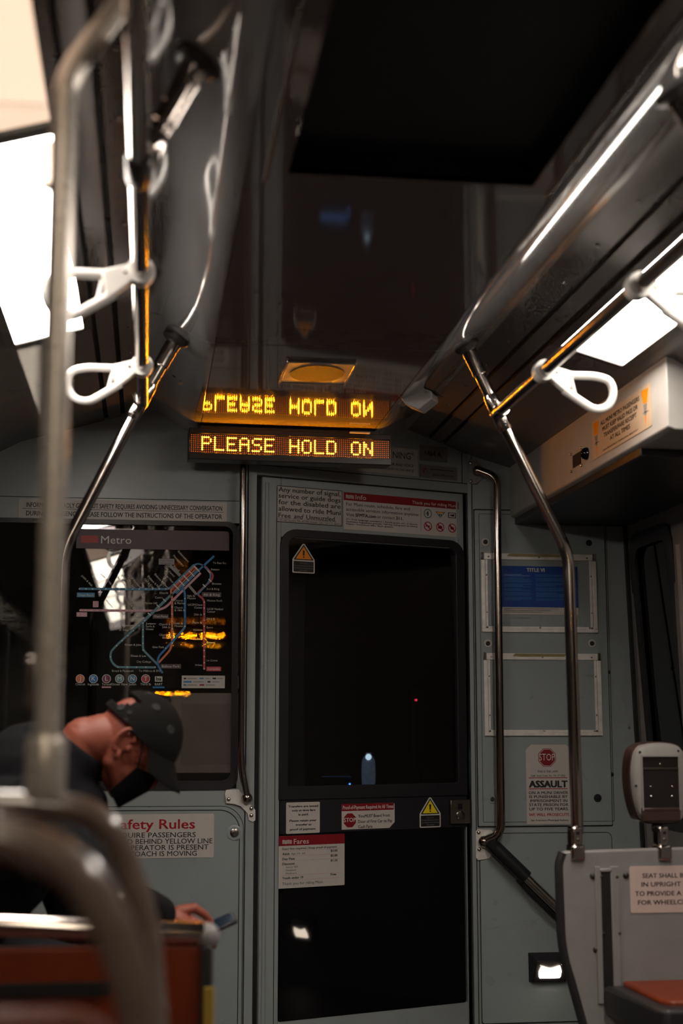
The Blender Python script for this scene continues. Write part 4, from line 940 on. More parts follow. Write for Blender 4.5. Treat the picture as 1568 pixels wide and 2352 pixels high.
def mline(pts, wd, m, name, z=.0002):
    P = fillet([Vector((*ml(*p), 0)) for p in pts], .012, 5); mb = MB(); n = len(P); vs = []
    for i in range(n):
        t = (P[min(i + 1, n - 1)] - P[max(i - 1, 0)]).normalized(); q = Vector((-t.y, t.x, 0)) * wd * SCL / 2
        vs += [P[i] + q, P[i] - q]
    V = [v + Vector((0, 0, z)) for v in vs] + [v + Vector((0, 0, z + .0002)) for v in vs]; k = 2 * n
    fs = [(2 * i, 2 * i + 2, 2 * i + 3, 2 * i + 1) for i in range(n - 1)] + [(k + 2 * i, k + 2 * i + 1, k + 2 * i + 3, k + 2 * i + 2) for i in range(n - 1)]
    mb.add(V, fs); return mb.build(name, m, rm, local=True)
def mtext(t, x, y, cap, m='map_text', rot=0, width=None, al='l', bold=.0):
    p, q = ml(x, y); return ltext(rm, t, p, q, width * SCL if width else None, cap * SCL, m, bold, .0009, al, rot)
(p0, q0), (p1, q1) = ml(92, 258), ml(1405, 115)
MB().prism(rrect(p0, q0, p1, q1, [.001, .001, .010, .010], 5), 0, .0002).build('header_band', 'map_head', rm, local=True)
lg = []
for k in range(21): lg.append((133 + k * 7.5, 150 + 3 * math.sin(k * 2.1)))
for k in range(21): lg.append((283 - k * 7.5, 212 + 3 * math.sin(k * 2.1)))
mpoly(lg, 'map_logo', 'logo_block', .0003)
mtext('Metro', 305, 217, 66, 'map_text', 0, 262)
mline([(120, 606), (640, 610), (890, 608), (1105, 400)], 20, 'm_blue', 'route_line', .0002)
mline([(125, 790), (600, 794), (780, 795), (860, 765), (1160, 470)], 20, 'm_pink', 'route_line', .0002)
mline([(930, 635), (700, 850), (440, 1090), (385, 1150), (390, 1225), (440, 1278), (770, 1280)], 18, 'm_teal', 'route_line', .0002)
mline([(1000, 570), (690, 870), (665, 890), (665, 1130), (790, 1255)], 18, 'm_teal', 'route_line', .0004)
mline([(1110, 410), (900, 610), (915, 680), (915, 1070), (900, 1130), (800, 1240)], 18, 'm_orange', 'route_line', .0004)
mline([(1275, 325), (1000, 580), (1025, 640), (1025, 940), (870, 1110), (795, 1190), (790, 1260), (835, 1330)], 18, 'm_bart', 'route_line', .0006)
mline([(1190, 1300), (1190, 700), (1125, 650), (1255, 530), (1268, 490), (1190, 405)], 18, 'm_red', 'route_line', .0004)
mline([(1130, 660), (1232, 545), (1248, 490), (1225, 450), (1180, 405), (1140, 388), (1100, 405), (900, 600)], 14, 'm_blue', 'route_line', .0006)
for k, (m_, dx) in enumerate((('m_red', 18), ('m_orange', 34), ('m_teal', 50), ('m_bart', 64))): mline([(905 + dx * .7, 625 + dx * .7 - 20), (1105 + dx * .7, 420 + dx * .7 - 20)], 11, m_, 'route_line', .0008)
mline([(895, 405), (985, 495)], 26, 'm_grey', 'route_line', .0002); mline([(1060, 580), (1125, 655)], 22, 'm_grey', 'route_line', .0002)
def mdots(pts, r, m, z=.0010):
    d0 = None
    for x, y in pts:
        p, q = ml(x, y)
        if d0 is None: o = MB().prism([(r * SCL * math.cos(k * math.pi / 5), r * SCL * math.sin(k * math.pi / 5)) for k in range(10)], 0, .0002).build('station_dot', m, rm, local=True); d0 = o.data
        else: o = bpy.data.objects.new('station_dot', d0); COL.objects.link(o); o.parent = rm
        o.location = (p, q, z)
mdots([(120 + k * 57, 608) for k in range(14)] + [(125 + k * 50, 791) for k in range(13)] + [(665, 900 + k * 58) for k in range(5)] + [(915, 700 + k * 62) for k in range(7)] + [(1190, 720 + k * 52) for k in range(12)] + [(680 - k * 48, 880 + k * 43) for k in range(6)] + [(450 + k * 80, 1279) for k in range(5)] + [(860, 1115), (1025, 690), (1025, 930), (385, 1190)], 6, 'map_text')
for x, y in ((945, 585), (990, 550), (1030, 510), (1075, 470), (1120, 430)): mline([(x - 18, y - 18), (x + 30, y + 30)], 10, 'map_text', 'interchange_bar', .0012)
for x, y in ((850, 705), (795, 755), (720, 825), (1230, 460), (1240, 535), (1190, 580)): mline([(x - 12, y - 12), (x + 12, y + 12)], 9, 'map_text', 'interchange_bar', .0012)
for t, x, y in (('Embarcadero', 962, 288), ('Montgomery', 922, 325), ('Powell', 925, 415), ('Civic Center', 845, 418), ('Van Ness', 855, 490), ('Duboce & Church', 762, 485), ('Duboce & Noe', 703, 502), ('Carl & Cole', 672, 525), ('UCSF Parnassus', 535, 490), ('Irving & 7th Ave', 478, 490), ('9th & Irving', 440, 510), ('Judah & 19th Ave', 300, 480), ('Sunset', 230, 500), ('Judah & 46th', 135, 495), ('Taraval & 22nd', 505, 695), ('Wawona', 340, 705)): mtext(t, x, y, 17, 'map_text', -46)
for t, x, y, al in (('To East Bay', 1265, 392, 'l'), ('Folsom', 1250, 448, 'l'), ('Brannan', 1258, 570, 'l'), ('2nd & King', 1210, 615, 'l'), ('Mission Rock', 1215, 715, 'l'), ('UCSF Medical', 1215, 788, 'l'), ('Center', 1215, 810, 'l'), ('UCSF/Chase', 1175, 752, 'r'), ('Center', 1175, 776, 'r'), ('20th St', 1172, 836, 'r'), ('23rd St', 1212, 872, 'l'), ('Marin St', 1172, 905, 'r'), ('Evans', 1212, 945, 'l'), ('Hudson', 1172, 966, 'r'), ('Kirkwood', 1212, 1025, 'l'), ('La Salle', 1172, 1045, 'r'), ('Revere', 1212, 1075, 'l'), ('Le Conte', 1212, 1228, 'l'), ('Arleta', 1172, 1268, 'r'),
        ('Church', 880, 650, 'r'), ('Castro', 835, 690, 'r'), ('Forest Hill', 785, 738, 'r'), ('16th St', 1045, 675, 'l'), ('Mission', 1045, 695, 'l'), ('Church', 935, 715, 'l'), ('& Market', 935, 738, 'l'), ('Church', 935, 775, 'l'), ('& 18th St', 935, 798, 'l'), ('24th St', 1008, 912, 'r'), ('Mission', 1008, 934, 'r'), ('Church &', 900, 920, 'r'), ('24th St', 900, 944, 'r'), ('Church &', 900, 1010, 'r'), ('30th St', 900, 1034, 'r'), ('Glen Park', 845, 1115, 'r'), ('19th Ave', 660, 855, 'r'), ('Junipero', 690, 912, 'l'), ('Serra &', 690, 936, 'l'), ('Ocean', 690, 960, 'l'), ('Stonestown', 585, 928, 'r'), ('SF State', 540, 968, 'r'), ('Ocean & Jules', 650, 1095, 'r'), ('Ocean & Lee', 690, 1190, 'r'), ('City College', 735, 1240, 'r'), ('Broad & Plymouth', 400, 1318, 'l'), ('To Millbrae & SFO', 630, 1318, 'l')): mtext(t, x, y, 17, 'map_text', 0, None, al)
for t, x0, y0, x1, y1, m_ in (('Ocean Beach', 98, 640, 252, 678, 'm_blue'), ('SF Zoo', 95, 808, 187, 845, 'm_pink'), ('Sunnydale', 1208, 1275, 1335, 1312, 'm_red'), ('Balboa Park', 815, 1252, 992, 1290, 'm_grey'), ('West Portal', 748, 825, 886, 862, 'm_grey'), ('4th & King', 1170, 638, 1335, 676, 'm_grey')):
    mrect(x0, y0, x1, y1, m_ if m_ != 'm_grey' else 'map_head', 'name_box', .001, .0003); mtext(t, (x0 + x1) / 2, y1 - 9, 20, 'map_text', 0, (x1 - x0) * .86, 'c')
mrect(800, 350, 935, 398, 'm_grey', 'name_box', .001, .0003); mtext('Future Central', 810, 370, 15, 'map_head', 0, 115); mtext('Subway Line', 810, 392, 15, 'map_head', 0, 95)
mrect(235, 712, 285, 765, 'm_pink', 'tram_symbol', .002, .0003)
for x, ch, m_, nm in ((127, 'J', 'm_orange', 'Church'), (240, 'K', 'm_bart', 'Ingleside'), (352, 'L', 'm_purple', 'Taraval'), (464, 'M', 'm_teal', 'Ocean View'), (575, 'N', 'm_blue', 'Judah'), (688, 'T', 'm_red', 'Third St')):
    p, q = ml(x, 1378); mk = lambda r, z, m2, nm2: MB().prism([(p + r * SCL * math.cos(k * math.pi / 14), q + r * SCL * math.sin(k * math.pi / 14)) for k in range(28)], z, z + .0002).build(nm2, m2, rm, local=True)
    mk(38, .0002, 'map_text', 'route_badge_rim'); mk(33, .0005, m_, 'route_badge'); mtext(ch, x, 1394, 36, 'map_text', 0, None, 'c', .02); mtext(nm, x, 1434, 19, 'map_text', 0, None, 'c')
mrect(312, 1444, 392, 1456, 'm_pink', 'badge_bar', 0, .0003); mrect(748, 1444, 850, 1458, 'm_bart', 'badge_bar', 0, .0003)
mrect(767, 1357, 832, 1402, 'map_text', 'route_badge', .001, .0003); mtext('ba', 800, 1393, 32, 'ink', 0, 46, 'c', .03); mtext('BART', 800, 1434, 19, 'map_text', 0, None, 'c')
mrect(996, 1352, 1368, 1458, 'paper2', 'legend_box', .001, .0003)
for x, y, wd, m_ in ((1015, 1368, 20, 'ink'), (1045, 1371, 80, 'm_grey'), (1150, 1368, 35, 'm_blue'), (1200, 1371, 40, 'm_grey'), (1262, 1368, 30, 'ink'), (1300, 1371, 50, 'm_grey'), (1012, 1397, 70, 'm_bart'), (1095, 1400, 90, 'm_grey'), (1218, 1397, 26, 'ink'), (1260, 1400, 60, 'm_grey'), (1012, 1424, 25, 'm_blue'), (1045, 1427, 85, 'm_grey'), (1150, 1424, 40, 'red_dark'), (1200, 1427, 80, 'm_grey')): mrect(x, y, x + wd, y + (14 if m_ != 'm_grey' else 9), m_, 'legend_mark', .0005, .0006)
# paper sheet fixed behind the window glass
sh = Sticker('window_sheet', 'brownish paper sheet behind the window below the map legend', 'paper sheet', PL.shift(-.0105), (389, 1592, 541, 1775), 'sheet', .001)
sh.rect(.17, .13, .90, .90, 'sheet2', 'print_field')

# ================================================================== SEAT WITH GREY PANEL AT THE RIGHT
YP = 3.745
PP = Plane((0, YP, 0), (1, 0, 0), (0, 0, 1)); mPP = PP.mat(0, 0, 0)
fs_ = thing('flip_seat', 'folding seat with grey panel and orange cushion at lower right', 'seat', PP.pt(PP.hit(1450, 2300)[0], 0))
out = [PP.hit(*p) for p in ((1286, 1968), (1292, 1958), (1302, 1955), (1700, 1943), (1700, 2640), (1440, 2640), (1352, 2380), (1316, 2250), (1302, 2205), (1296, 2160))]
MB().prism(out[::-1], -.028, 0, mPP).build('back_panel', 'grey_pl', fs_, bevel=.006, seg=3)
edge = [PP.pt(*PP.hit(*p), -.012) for p in ((1296, 1960), (1287, 1985), (1293, 2160), (1302, 2207), (1316, 2254), (1352, 2384), (1440, 2644))]
MB().tube(fillet(edge, .03, 4), .014, 10).build('edge_trim', 'trim_dark', fs_)
s0, s1 = PP.hit(1383, 2250), PP.hit(1402, 2003)
MB().box(s0[0] + .002, s1[0] - .002, s0[1] - .06, s1[1], 0, .004, mPP).build('slot', 'seam', fs_)
t0, t1 = PP.hit(1371, 2260), PP.hit(1419, 2000)
for xa, xb in ((t0[0], s0[0] + .002), (s1[0] - .002, t1[0])): MB().box(xa, xb, t0[1] - .05, t1[1] + .012, 0, .006, mPP).build('track', 'grey_pl', fs_, bevel=.002)
MB().box(s0[0] - .002, s1[0] + .002, s1[1], s1[1] + .010, 0, .007, mPP).build('track_end', 'grey_pl', fs_, bevel=.003)
for px, py, r in ((1361, 2012, .0085), (1437, 2011, .0085), (1368, 2181, .0085), (1381, 2014, .004), (1417, 2014, .004), (1386, 2144, .004), (1423, 2144, .004)): screw(fs_, PP.shift(.006 if r < .006 else 0), px, py, r=r, m='rail_rubber', h=r * .7, name='bolt')
for cx in (1326, 1525):
    cl = PP.hit(cx, 1955)[0]; zt_, zb_ = PP.hit(cx, 1898)[1], PP.hit(cx, 1976)[1]; zm = PP.hit(cx, 1940)[1]
    csl = MB().box(cl - .015, cl + .015, zm - .004, zt_, -.045, .004, mPP).build('clamp_sleeve', 'steel', fs_, bevel=.006, seg=3)
    MB().box(cl - .019, cl + .019, zb_, zm, -.045, .012, mPP).build('clamp_block', 'steel', fs_, bevel=.007, seg=3)
    for dz in (.25, .65): MB().lathe([(.0055, 0), (.005, .0015), (.002, .002)], PP.mat(cl + .001, zm + (zt_ - zm) * dz, .004), 12).build('clamp_screw', 'screw' if dz < .5 else 'black', csl)
# cushion: left edge runs towards the viewer
zs = .487
def sp_(px, py, z=zs): return at(px, py, Z=z)
c1, c2 = sp_(1402, 2243), sp_(1508, 2300); c2.x = c1.x + .02
cu = [(c1.x + .01, YP - .01), (1.62, YP - .01), (1.62, c2.y - .01), (c2.x + .02, c2.y), (c2.x, c2.y + .03)]
MB().prism(cu, zs - .03, zs, None).build('cushion', 'seat_o', fs_, bevel=.008, seg=3)
tr = [(c1.x - .040, YP - .004), (1.64, YP - .004), (1.64, c2.y - .05), (c2.x - .01, c2.y - .045), (c2.x - .030, c2.y - .02)]
MB().prism(tr, zs - .085, zs - .012, None).build('seat_pan', 'trim_dark', fs_, bevel=.010, seg=3)
b = K('seat_notice', 'pink-tinted notice about keeping the seat upright', 'notice', PP, (1446, 1988, 1668, 2095.5), 'paper_pink', .006)
g = lambda x: (x - 1446) / 222.0
for t, x0, x1, y in (('SEAT SHALL BE LOCKED', 1475, 1640, .255), ('IN UPRIGHT POSITION', 1472, 1642, .44), ('TO PROVIDE A CLEAR AREA', 1457, 1657, .635), ('FOR WHEELCHAIR USERS', 1463, 1651, .825)): b.text(t, g(x0), y, g(x1) - g(x0), .095, 'ink', .015)

# card reader behind the panel
YC = 3.83; PC = Plane((0, YC, 0), (1, 0, 0), (0, 0, 1))
cr = thing('card_reader', 'grey plastic card reader with dark recessed face at right', 'card reader', PC.pt(PC.hit(1508, 1900)[0], PC.hit(1508, 1960)[1]))
def cpt(*pts): return [PC.hit(*p) for p in pts]
shape = cpt((1447, 1725), (1462, 1708), (1505, 1702), (1548, 1706), (1566, 1720), (1572, 1760), (1572, 1840), (1566, 1880), (1556, 1893), (1470, 1893), (1456, 1870), (1444, 1820), (1441, 1770))
sh2 = [Vector((x, y, 0)) for x, y in shape]; n_ = len(sh2); smooth = []
for i in range(n_):
    A_, B_, C_ = sh2[i - 1], sh2[i], sh2[(i + 1) % n_]
    for k in range(3):
        q = k / 3; s_ = (A_ + B_) / 2; e_ = (B_ + C_) / 2; smooth.append(s_ * (1 - q) ** 2 + B_ * 2 * q * (1 - q) + e_ * q * q)
cen = sum(smooth, Vector()) / len(smooth)
sc = lambda k: [((p.x - cen.x) * k + cen.x, (p.y - cen.y) * k + cen.y) for p in smooth]
mC = PC.mat(0, 0, 0)
MB().prism(sc(1.0)[::-1], -.060, .010, mC).build('reader_back', 'tube_brown', cr, bevel=.008, seg=3)
mb = MB(); A1, A2, A3 = sc(.97), sc(.93), sc(.80); nn = len(A1)
vs_ = [mC @ Vector((x, y, z)) for P_, z in ((A1, .010), (A2, .026), (A3, .032)) for x, y in P_]
mb.add(vs_, [(i, (i + 1) % nn, nn + (i + 1) % nn, nn + i) for i in range(nn)] + [(nn + i, nn + (i + 1) % nn, 2 * nn + (i + 1) % nn, 2 * nn + i) for i in range(nn)] + [tuple(range(2 * nn, 3 * nn))])
mb.build('reader_shell', 'reader', cr, ang=50)
PCf = PC.shift(.033); fa, fb2 = PCf.hit(1478, 1862); fc, fd = PCf.hit(1556, 1738)
MB().ring(rrect(fa - .004, fb2, fc + .003, fd + .005, .003, 3), rrect(fa, fb2, fc, fd, .002, 3), -.006, .003, PCf.mat(0, 0, 0)).build('face_bezel', 'reader', cr)
MB().box(fa, fc, fb2, fd, -.004, .0005, PCf.mat(0, 0, 0)).build('dark_face', 'reader_face', cr)
MB().box(fa, fc, fd - .034, fd - .029, .0005, .003, PCf.mat(0, 0, 0)).build('ridge', 'darksteel', cr)
ga, gb = PCf.hit(1474, 1890); MB().box(ga, fc + .002, gb + .003, fb2 + .008, -.01, .002, PCf.mat(0, 0, 0)).build('red_lip', 'tube_brown', cr, bevel=.003)
for px, py in ((1469, 1727), (1557, 1725), (1460, 1805), (1560, 1803)): screw(cr, PC.shift(.030), px, py, r=.0035, m='black', h=.003)
for px, py in ((1495, 1829), (1543, 1829)): screw(cr, PCf.shift(.001), px, py, r=.0035, m='chrome', h=.003)
for px, py in ((1494, 1807), (1543, 1807), (1516, 1755)): screw(cr, PCf.shift(.001), px, py, r=.003, m='darksteel', h=.002)
MB().tube([PC.pt(PC.hit(1518, 1900)[0], .86, -.03), PC.pt(PC.hit(1518, 1900)[0], PC.hit(1508, 1885)[1], -.03)], .016, 16).build('post', 'black', cr)

# ================================================================== FOREGROUND SEATS AND POLE AT THE LEFT
YN = 1.75
np_ = thing('near_pole', 'out-of-focus bent pole rising from the seat frame at far left', 'stanchion', (-.12, YN, 1.05))
MB().tube(fillet([(-.1185, YN, 1.06), (-.1205, YN, 1.968), (-.047, YN, 2.085), (.045, YN, 2.20)], .035, 8), .0163, 22).build('pole', 'tube_pale', np_)
collar(np_, (-.1185, YN, 1.062), (-.119, YN, 1.137), .0245, 'tee_sleeve', 'tube_pale')
flange('ceiling_flange', Vector((.050, YN, 2.198)), Vector((-.62, 0, -.78)), np_, .036)
def seat_frame(label, Y, pts, r, shell_top, shell_w, m_shell):
    t = thing('seat', label, 'seat', (pts[0][0], Y, 0))
    path = [(-.62, Y, .55), (-.62, Y, pts[0][1] - .03), (-.585, Y, pts[0][1])] + [(x, Y, z) for x, z in pts]
    MB().tube(fillet(path, .05, 8), r, 18).build('grab_hoop', 'hoop', t)
    x1 = shell_w
    MB().prism(rrect(-.58, .42, x1, shell_top, [.02, .02, .05, .05], 6), -.016, .016, Matrix.Translation((0, Y + .005, 0)) @ Matrix.Rotation(R(90), 4, 'X')).build('backrest', m_shell, t, bevel=.008, seg=3)
    MB().box(-.58, x1, Y - .43, Y + .0, .40, .44).build('seat_pan', 'seat_b', t, bevel=.015, seg=3)
    for xa in (-.5, x1 - .09): MB().tube([(xa, Y - .2, .40), (xa, Y - .2, 0)], .025, 12).build('leg', 'trim_dark', t)
    return t
seat_frame('nearest brown seat with a pale curved hoop in the lower left corner', 1.2, [(-.30, 1.068), (-.116, 1.061), (-.080, 1.051), (-.046, 1.026), (-.020, .981), (.002, .913), (.016, .82), (.022, .55)], .0180, .925, -.012, 'seat_b')
seat_frame('brown seat whose hoop carries the near pole', YN, [(-.30, 1.058), (-.117, 1.056), (-.070, 1.050), (-.038, 1.026), (-.012, .965), (.004, .915), (.016, .80), (.022, .55)], .0165, .80, -.005, 'seat_b')
# seat row in front of the passenger
YS = 2.6
rs = thing('seat', 'orange-brown seat back with a steel top tube beside the passenger', 'seat', (-.25, YS, 0))
MB().tube([(-.78, YS, .812), (-.24, YS, .806), (.106, YS, .786)], .0195, 18).build('top_tube', 'steel', rs)
MB().sphere((.112, YS, .782), .0225, n=18, h=12).build('end_cap', 'grey_pl', rs)
MB().prism(rrect(-.78, .44, .112, .768, [.02, .02, .03, .03], 5), -.014, .014, Matrix.Translation((0, YS + .006, 0)) @ Matrix.Rotation(R(90), 4, 'X')).build('backrest', 'seat_o', rs, bevel=.006)
MB().box(.100, .122, YS - .024, YS + .036, .30, .77).build('side_trim', 'trim_dark', rs, bevel=.006)
MB().box(.106, .124, YS - .029, YS - .024, .42, .70).build('yellow_strip', 'yellow', rs, bevel=.002)
MB().box(-.78, -.055, YS - .034, YS - .02, .690, .712).build('dark_gap_strip', 'seam', rs)  # black strip put in for the dark gap over the hoop seat's shell
MB().box(-.78, .11, YS - .42, YS, .40, .44).build('seat_pan', 'seat_b', rs, bevel=.015)
for xa in (-.6, 0): MB().tube([(xa, YS - .2, .40), (xa, YS - .2, 0)], .025, 12).build('leg', 'trim_dark', rs)
# clear screen beside the near pole
ac = thing('windscreen', 'clear scratched screen left of the near pole', 'screen', (-.45, YN, 1.1))
MB().box(-.80, -.142, YN - .004, YN + .004, 1.105, 1.93).build('clear_pane', 'acrylic', ac)
for z in (1.2, 1.85): MB().box(-.146, -.132, YN - .012, YN + .012, z - .03, z + .03).build('pane_clip', 'steel', ac, bevel=.003)
# bench under the passenger
bn = thing('bench', 'brown side bench under the seated passenger', 'bench', (-.62, 3.45, 0))
MB().box(XLW + .01, -.40, 2.95, 4.4, .40, .45).build('seat_pan', 'seat_o', bn, bevel=.015, seg=3)
MB().box(XLW + .01, XLW + .05, 2.95, 4.4, .45, .95).build('backrest', 'seat_o', bn, bevel=.015, seg=3)
MB().box(XLW + .01, -.46, 3.0, 4.35, 0, .40).build('plinth', 'trim_dark', bn)

# ================================================================== CAB CONSOLE BEHIND THE DOOR GLASS
cn = thing('cab_console', 'dim cab console with small lights behind the door glass', 'console', (1.0, 6.0, 0))
MB().box(.75, 1.75, 5.95, 6.3, 0, .86).build('desk', 'cab', cn, bevel=.01)
q = at(846, 1765, Y=6.0)
MB().lathe([(.028, -.07), (.030, -.02), (.027, .035), (.015, .055), (.010, .065)], Matrix.Translation(q), 18).build('glowing_bottle', 'bottle', cn)  # dim bottle shape, its faint glow put in as emission
MB().sphere(q + Vector((-.004, -.026, .048)), .013, n=12, h=8).build('bright_spot', 'coolglow', cn)  # glowing ball put in for the bright spot on top
for px, py, m_, r in ((803, 1801, 'blueglow', .004), (955, 1608, 'redglow', .009), (956, 1587, 'coolglow', .0035), (953, 1625, 'coolglow', .003), (957, 1613, 'blueglow', .003)):
    MB().sphere(at(px, py, Y=5.95), r, n=10, h=6).build('indicator', m_, cn)
v = at(768, 497, Z=2.15); d_ = ray(768, 497); d_.z = -d_.z; v = v + d_ * ((5.98 - v.y) / d_.y)
MB().box(-.062, .062, -.075, .075, -.004, .004, Matrix.Translation(v) @ Matrix.Rotation(R(-8), 4, 'X')).build('screen_case', 'cab', cn)
MB().box(-.060, .060, -.072, .072, .004, .0046, Matrix.Translation(v) @ Matrix.Rotation(R(-8), 4, 'X')).build('console_screen', 'bluescreen', cn)
MB().tube([at(955, 1580, Y=5.96), at(955, 1640, Y=5.96), at(960, 1900, Y=5.96)], .018, 10).build('indicator_stalk', 'cab', cn)

# ================================================================== THE PASSENGER
YPn = 3.40
Hc = Vector((-.028, YPn, 1.116))                       # middle of the cranium
HA = R(40)
hf = Vector((math.cos(HA), 0, -math.sin(HA))); hs = Vector((0, -1, 0)); hu = Vector((math.sin(HA), 0, math.cos(HA)))
HM = Matrix((hf, hs, hu)).transposed()                 # head frame: forward, towards the viewer, up
def H(f, s, u): return Hc + hf * f + hs * s + hu * u
def remesh(mb, name, m, parent, vox, smooth=4, sm_f=.5):
    o = mb.build(name, m, None); md = o.modifiers.new('r', 'REMESH'); md.mode = 'VOXEL'; md.voxel_size = vox; md.use_smooth_shade = True
    if smooth: s = o.modifiers.new('s', 'SMOOTH'); s.iterations = smooth; s.factor = sm_f
    bpy.context.view_layer.update(); dg = bpy.context.evaluated_depsgraph_get()
    me = bpy.data.meshes.new_from_object(o.evaluated_get(dg)); o.modifiers.clear(); old = o.data; o.data = me; bpy.data.meshes.remove(old); me.name = name
    me.shade_smooth()
    if not me.materials: me.materials.append(M[m])
    if parent is not None: o.parent = parent; o.matrix_parent_inverse = WM[parent].inverted()
    return o
def limb(mb, pts, rad, n=14):
    mb.tube(pts, rad, n)
    for p, r in zip(pts, rad): mb.sphere(p, r * .995, n=n, h=8)
ps = thing('person', 'seated person in dark jacket, cap and mask bent over a phone', 'person', (-.5, YPn, .45))
neck = Vector((-.185, YPn, 1.045)); chest = Vector((-.34, YPn, .86)); pelvis = Vector((-.55, YPn, .62))
shR, shL = Vector((-.245, YPn - .175, .955)), Vector((-.245, YPn + .175, .955))
elR, elL = Vector((-.062, YPn - .205, .775)), Vector((-.15, YPn + .20, .66))
wrR, wrL = Vector((.048, YPn - .035, .722)), Vector((.020, YPn + .06, .615))
body = MB()
body.sphere(H(0, 0, 0), .094, .074, .104, HM, 28, 18)                       # cranium
body.sphere(H(.030, 0, -.055), .066, .060, .070, HM, 24, 14)                # face
body.sphere(H(.050, 0, -.100), .040, .042, .034, HM, 20, 12)                # chin and jaw
for s_ in (-1, 1):
    limb(body, [H(-.022, s_ * .046, -.030), H(-.006, s_ * .046, -.068), H(.052, s_ * .018, -.104)], [.026, .024, .024], 12)   # jaw line
    body.sphere(H(.070, s_ * .032, -.030), .022, .020, .016, HM, 14, 8)     # cheekbone
    body.sphere(H(.072, s_ * .030, .002), .016, .026, .010, HM, 14, 8)      # brow
    # ear: disc, helix rim, lobe, tragus
    body.sphere(H(-.014, s_ * .072, -.020), .015, .006, .026, HM, 16, 10)
    rim = [H(-.016 + .019 * math.cos(a_), s_ * (.080 + .006 * max(0, -math.cos(a_))), -.016 + .031 * math.sin(a_)) for a_ in [R(15 + 20.5 * k) for k in range(13)]]
    body.tube(rim, [.0050] * 9 + [.0055, .006, .0065, .007], 8)
    ah = [H(-.020 + .010 * math.cos(a_), s_ * .080, -.018 + .019 * math.sin(a_)) for a_ in [R(60 + 28 * k) for k in range(7)]]
    body.tube(ah, [.0036] * 7, 8)
    body.sphere(H(-.008, s_ * .078, -.050), .009, .006, .010, HM, 12, 8)
    body.sphere(H(.003, s_ * .077, -.024), .005, .005, .008, HM, 10, 8)
nose = [H(.080, 0, -.010), H(.090, 0, -.036), H(.096, 0, -.050)]; limb(body, nose, [.010, .012, .013], 10)
limb(body, [H(-.040, 0, -.035), H(-.062, 0, -.055), H(-.085, 0, -.078), neck, chest + Vector((.06, 0, .06))], [.064, .061, .058, .060, .10], 36)   # neck
limb(body, [chest + Vector((.05, 0, .05)), chest, (chest + pelvis) / 2, pelvis], [.12, .135, .13, .14], 18)
for sh, el, wr in ((shR, elR, wrR), (shL, elL, wrL)): limb(body, [sh, (sh + el) / 2, el, (el + wr) / 2, wr], [.055, .048, .042, .038, .027], 12)
for s_ in (-1, 1): limb(body, [pelvis + Vector((.02, s_ * .09, -.01)), Vector((-.13, YPn + s_ * .11, .56)), Vector((-.10, YPn + s_ * .11, .28)), Vector((-.14, YPn + s_ * .11, .06)), Vector((.03, YPn + s_ * .12, .035))], [.085, .065, .052, .040, .034], 12)
# right hand: back towards the viewer, index and thumb reaching over the phone
def hand(wr, fwd, up, side, curls, sgn):
    fwd, up, side = Vector(fwd).normalized(), Vector(up).normalized(), Vector(side).normalized()
    pc = wr + fwd * .045
    limb(body, [wr, wr + fwd * .03, wr + fwd * .075], [.026, .030, .027], 12)
    for k, (o_, L_, cu_) in enumerate(zip((-.026, -.009, .009, .025), (.072, .080, .074, .058), curls)):
        base = wr + fwd * .080 + side * o_ * sgn; p = base; P = [p - fwd * .02, p]; ang = 0
        for seg, fr_ in enumerate((.45, .32, .23)):
            ang += cu_ * (.8, 1.0, .7)[seg]; d = fwd * math.cos(ang) - up * math.sin(ang); p = p + d * L_ * fr_; P.append(p)
        limb(body, P, [.0095, .0095, .0088, .0080, .0070], 10)
    tb = wr + fwd * .025 - side * .026 * sgn
    P = [tb, tb + (fwd * .6 - side * .55 * sgn - up * .15).normalized() * .034, tb + (fwd * .9 - side * .35 * sgn - up * .2).normalized() * .062, tb + (fwd - side * .15 * sgn - up * .25).normalized() * .085]
    limb(body, P, [.014, .0115, .010, .0085], 10)
hand(wrR, (.74, .12, -.52), (-.08, -.98, -.15), (.55, .05, .80), (.75, .95, 1.05, 1.1), -1)
hand(wrL, (.86, -.20, .42), (-.42, .1, .90), (.2, .97, 0), (.35, .35, .35, .35), 1)
bo = remesh(body, 'body', 'skin', ps, .0026, 2, .4)
# jacket: the same figure, thicker, ending at collar, cuffs and hem
jk = MB()
limb(jk, [Vector((-.262, YPn, 1.030)), Vector((-.205, YPn, .940)), chest + Vector((.05, 0, .05)), chest, (chest + pelvis) / 2, pelvis + Vector((.03, 0, -.01))], [.130, .126, .150, .155, .150, .152], 20)
for sh, el, wr in ((shR, elR, wrR), (shL, elL, wrL)): limb(jk, [chest + Vector((.02, (sh.y - YPn) * .5, .05)), sh, (sh + el) / 2, el, (el + wr) / 2, el + (wr - el) * .88], [.13, .088, .072, .062, .050, .040], 14)
jk.tube([Vector((-.150, YPn, 1.098)), Vector((-.190, YPn, 1.045)), Vector((-.240, YPn, .985))], [.073, .084, .110], 24)      # collar
rj = remesh(jk, 'jacket', 'jacket', ps, .006, 5)
# collar ring standing off the neck
col_ = []
tr = MB()
for s_ in (-1, 1): limb(tr, [pelvis + Vector((.0, s_ * .09, -.0)), Vector((-.13, YPn + s_ * .11, .56)), Vector((-.10, YPn + s_ * .11, .28)), Vector((-.14, YPn + s_ * .11, .09))], [.105, .080, .066, .056], 14)
remesh(tr, 'trousers', 'jeans', ps, .007, 4)
for s_ in (-1, 1):
    so = MB(); limb(so, [Vector((-.15, YPn + s_ * .115, .05)), Vector((.05, YPn + s_ * .12, .040))], [.050, .040], 12); remesh(so, 'shoe', 'black', ps, .007, 3)
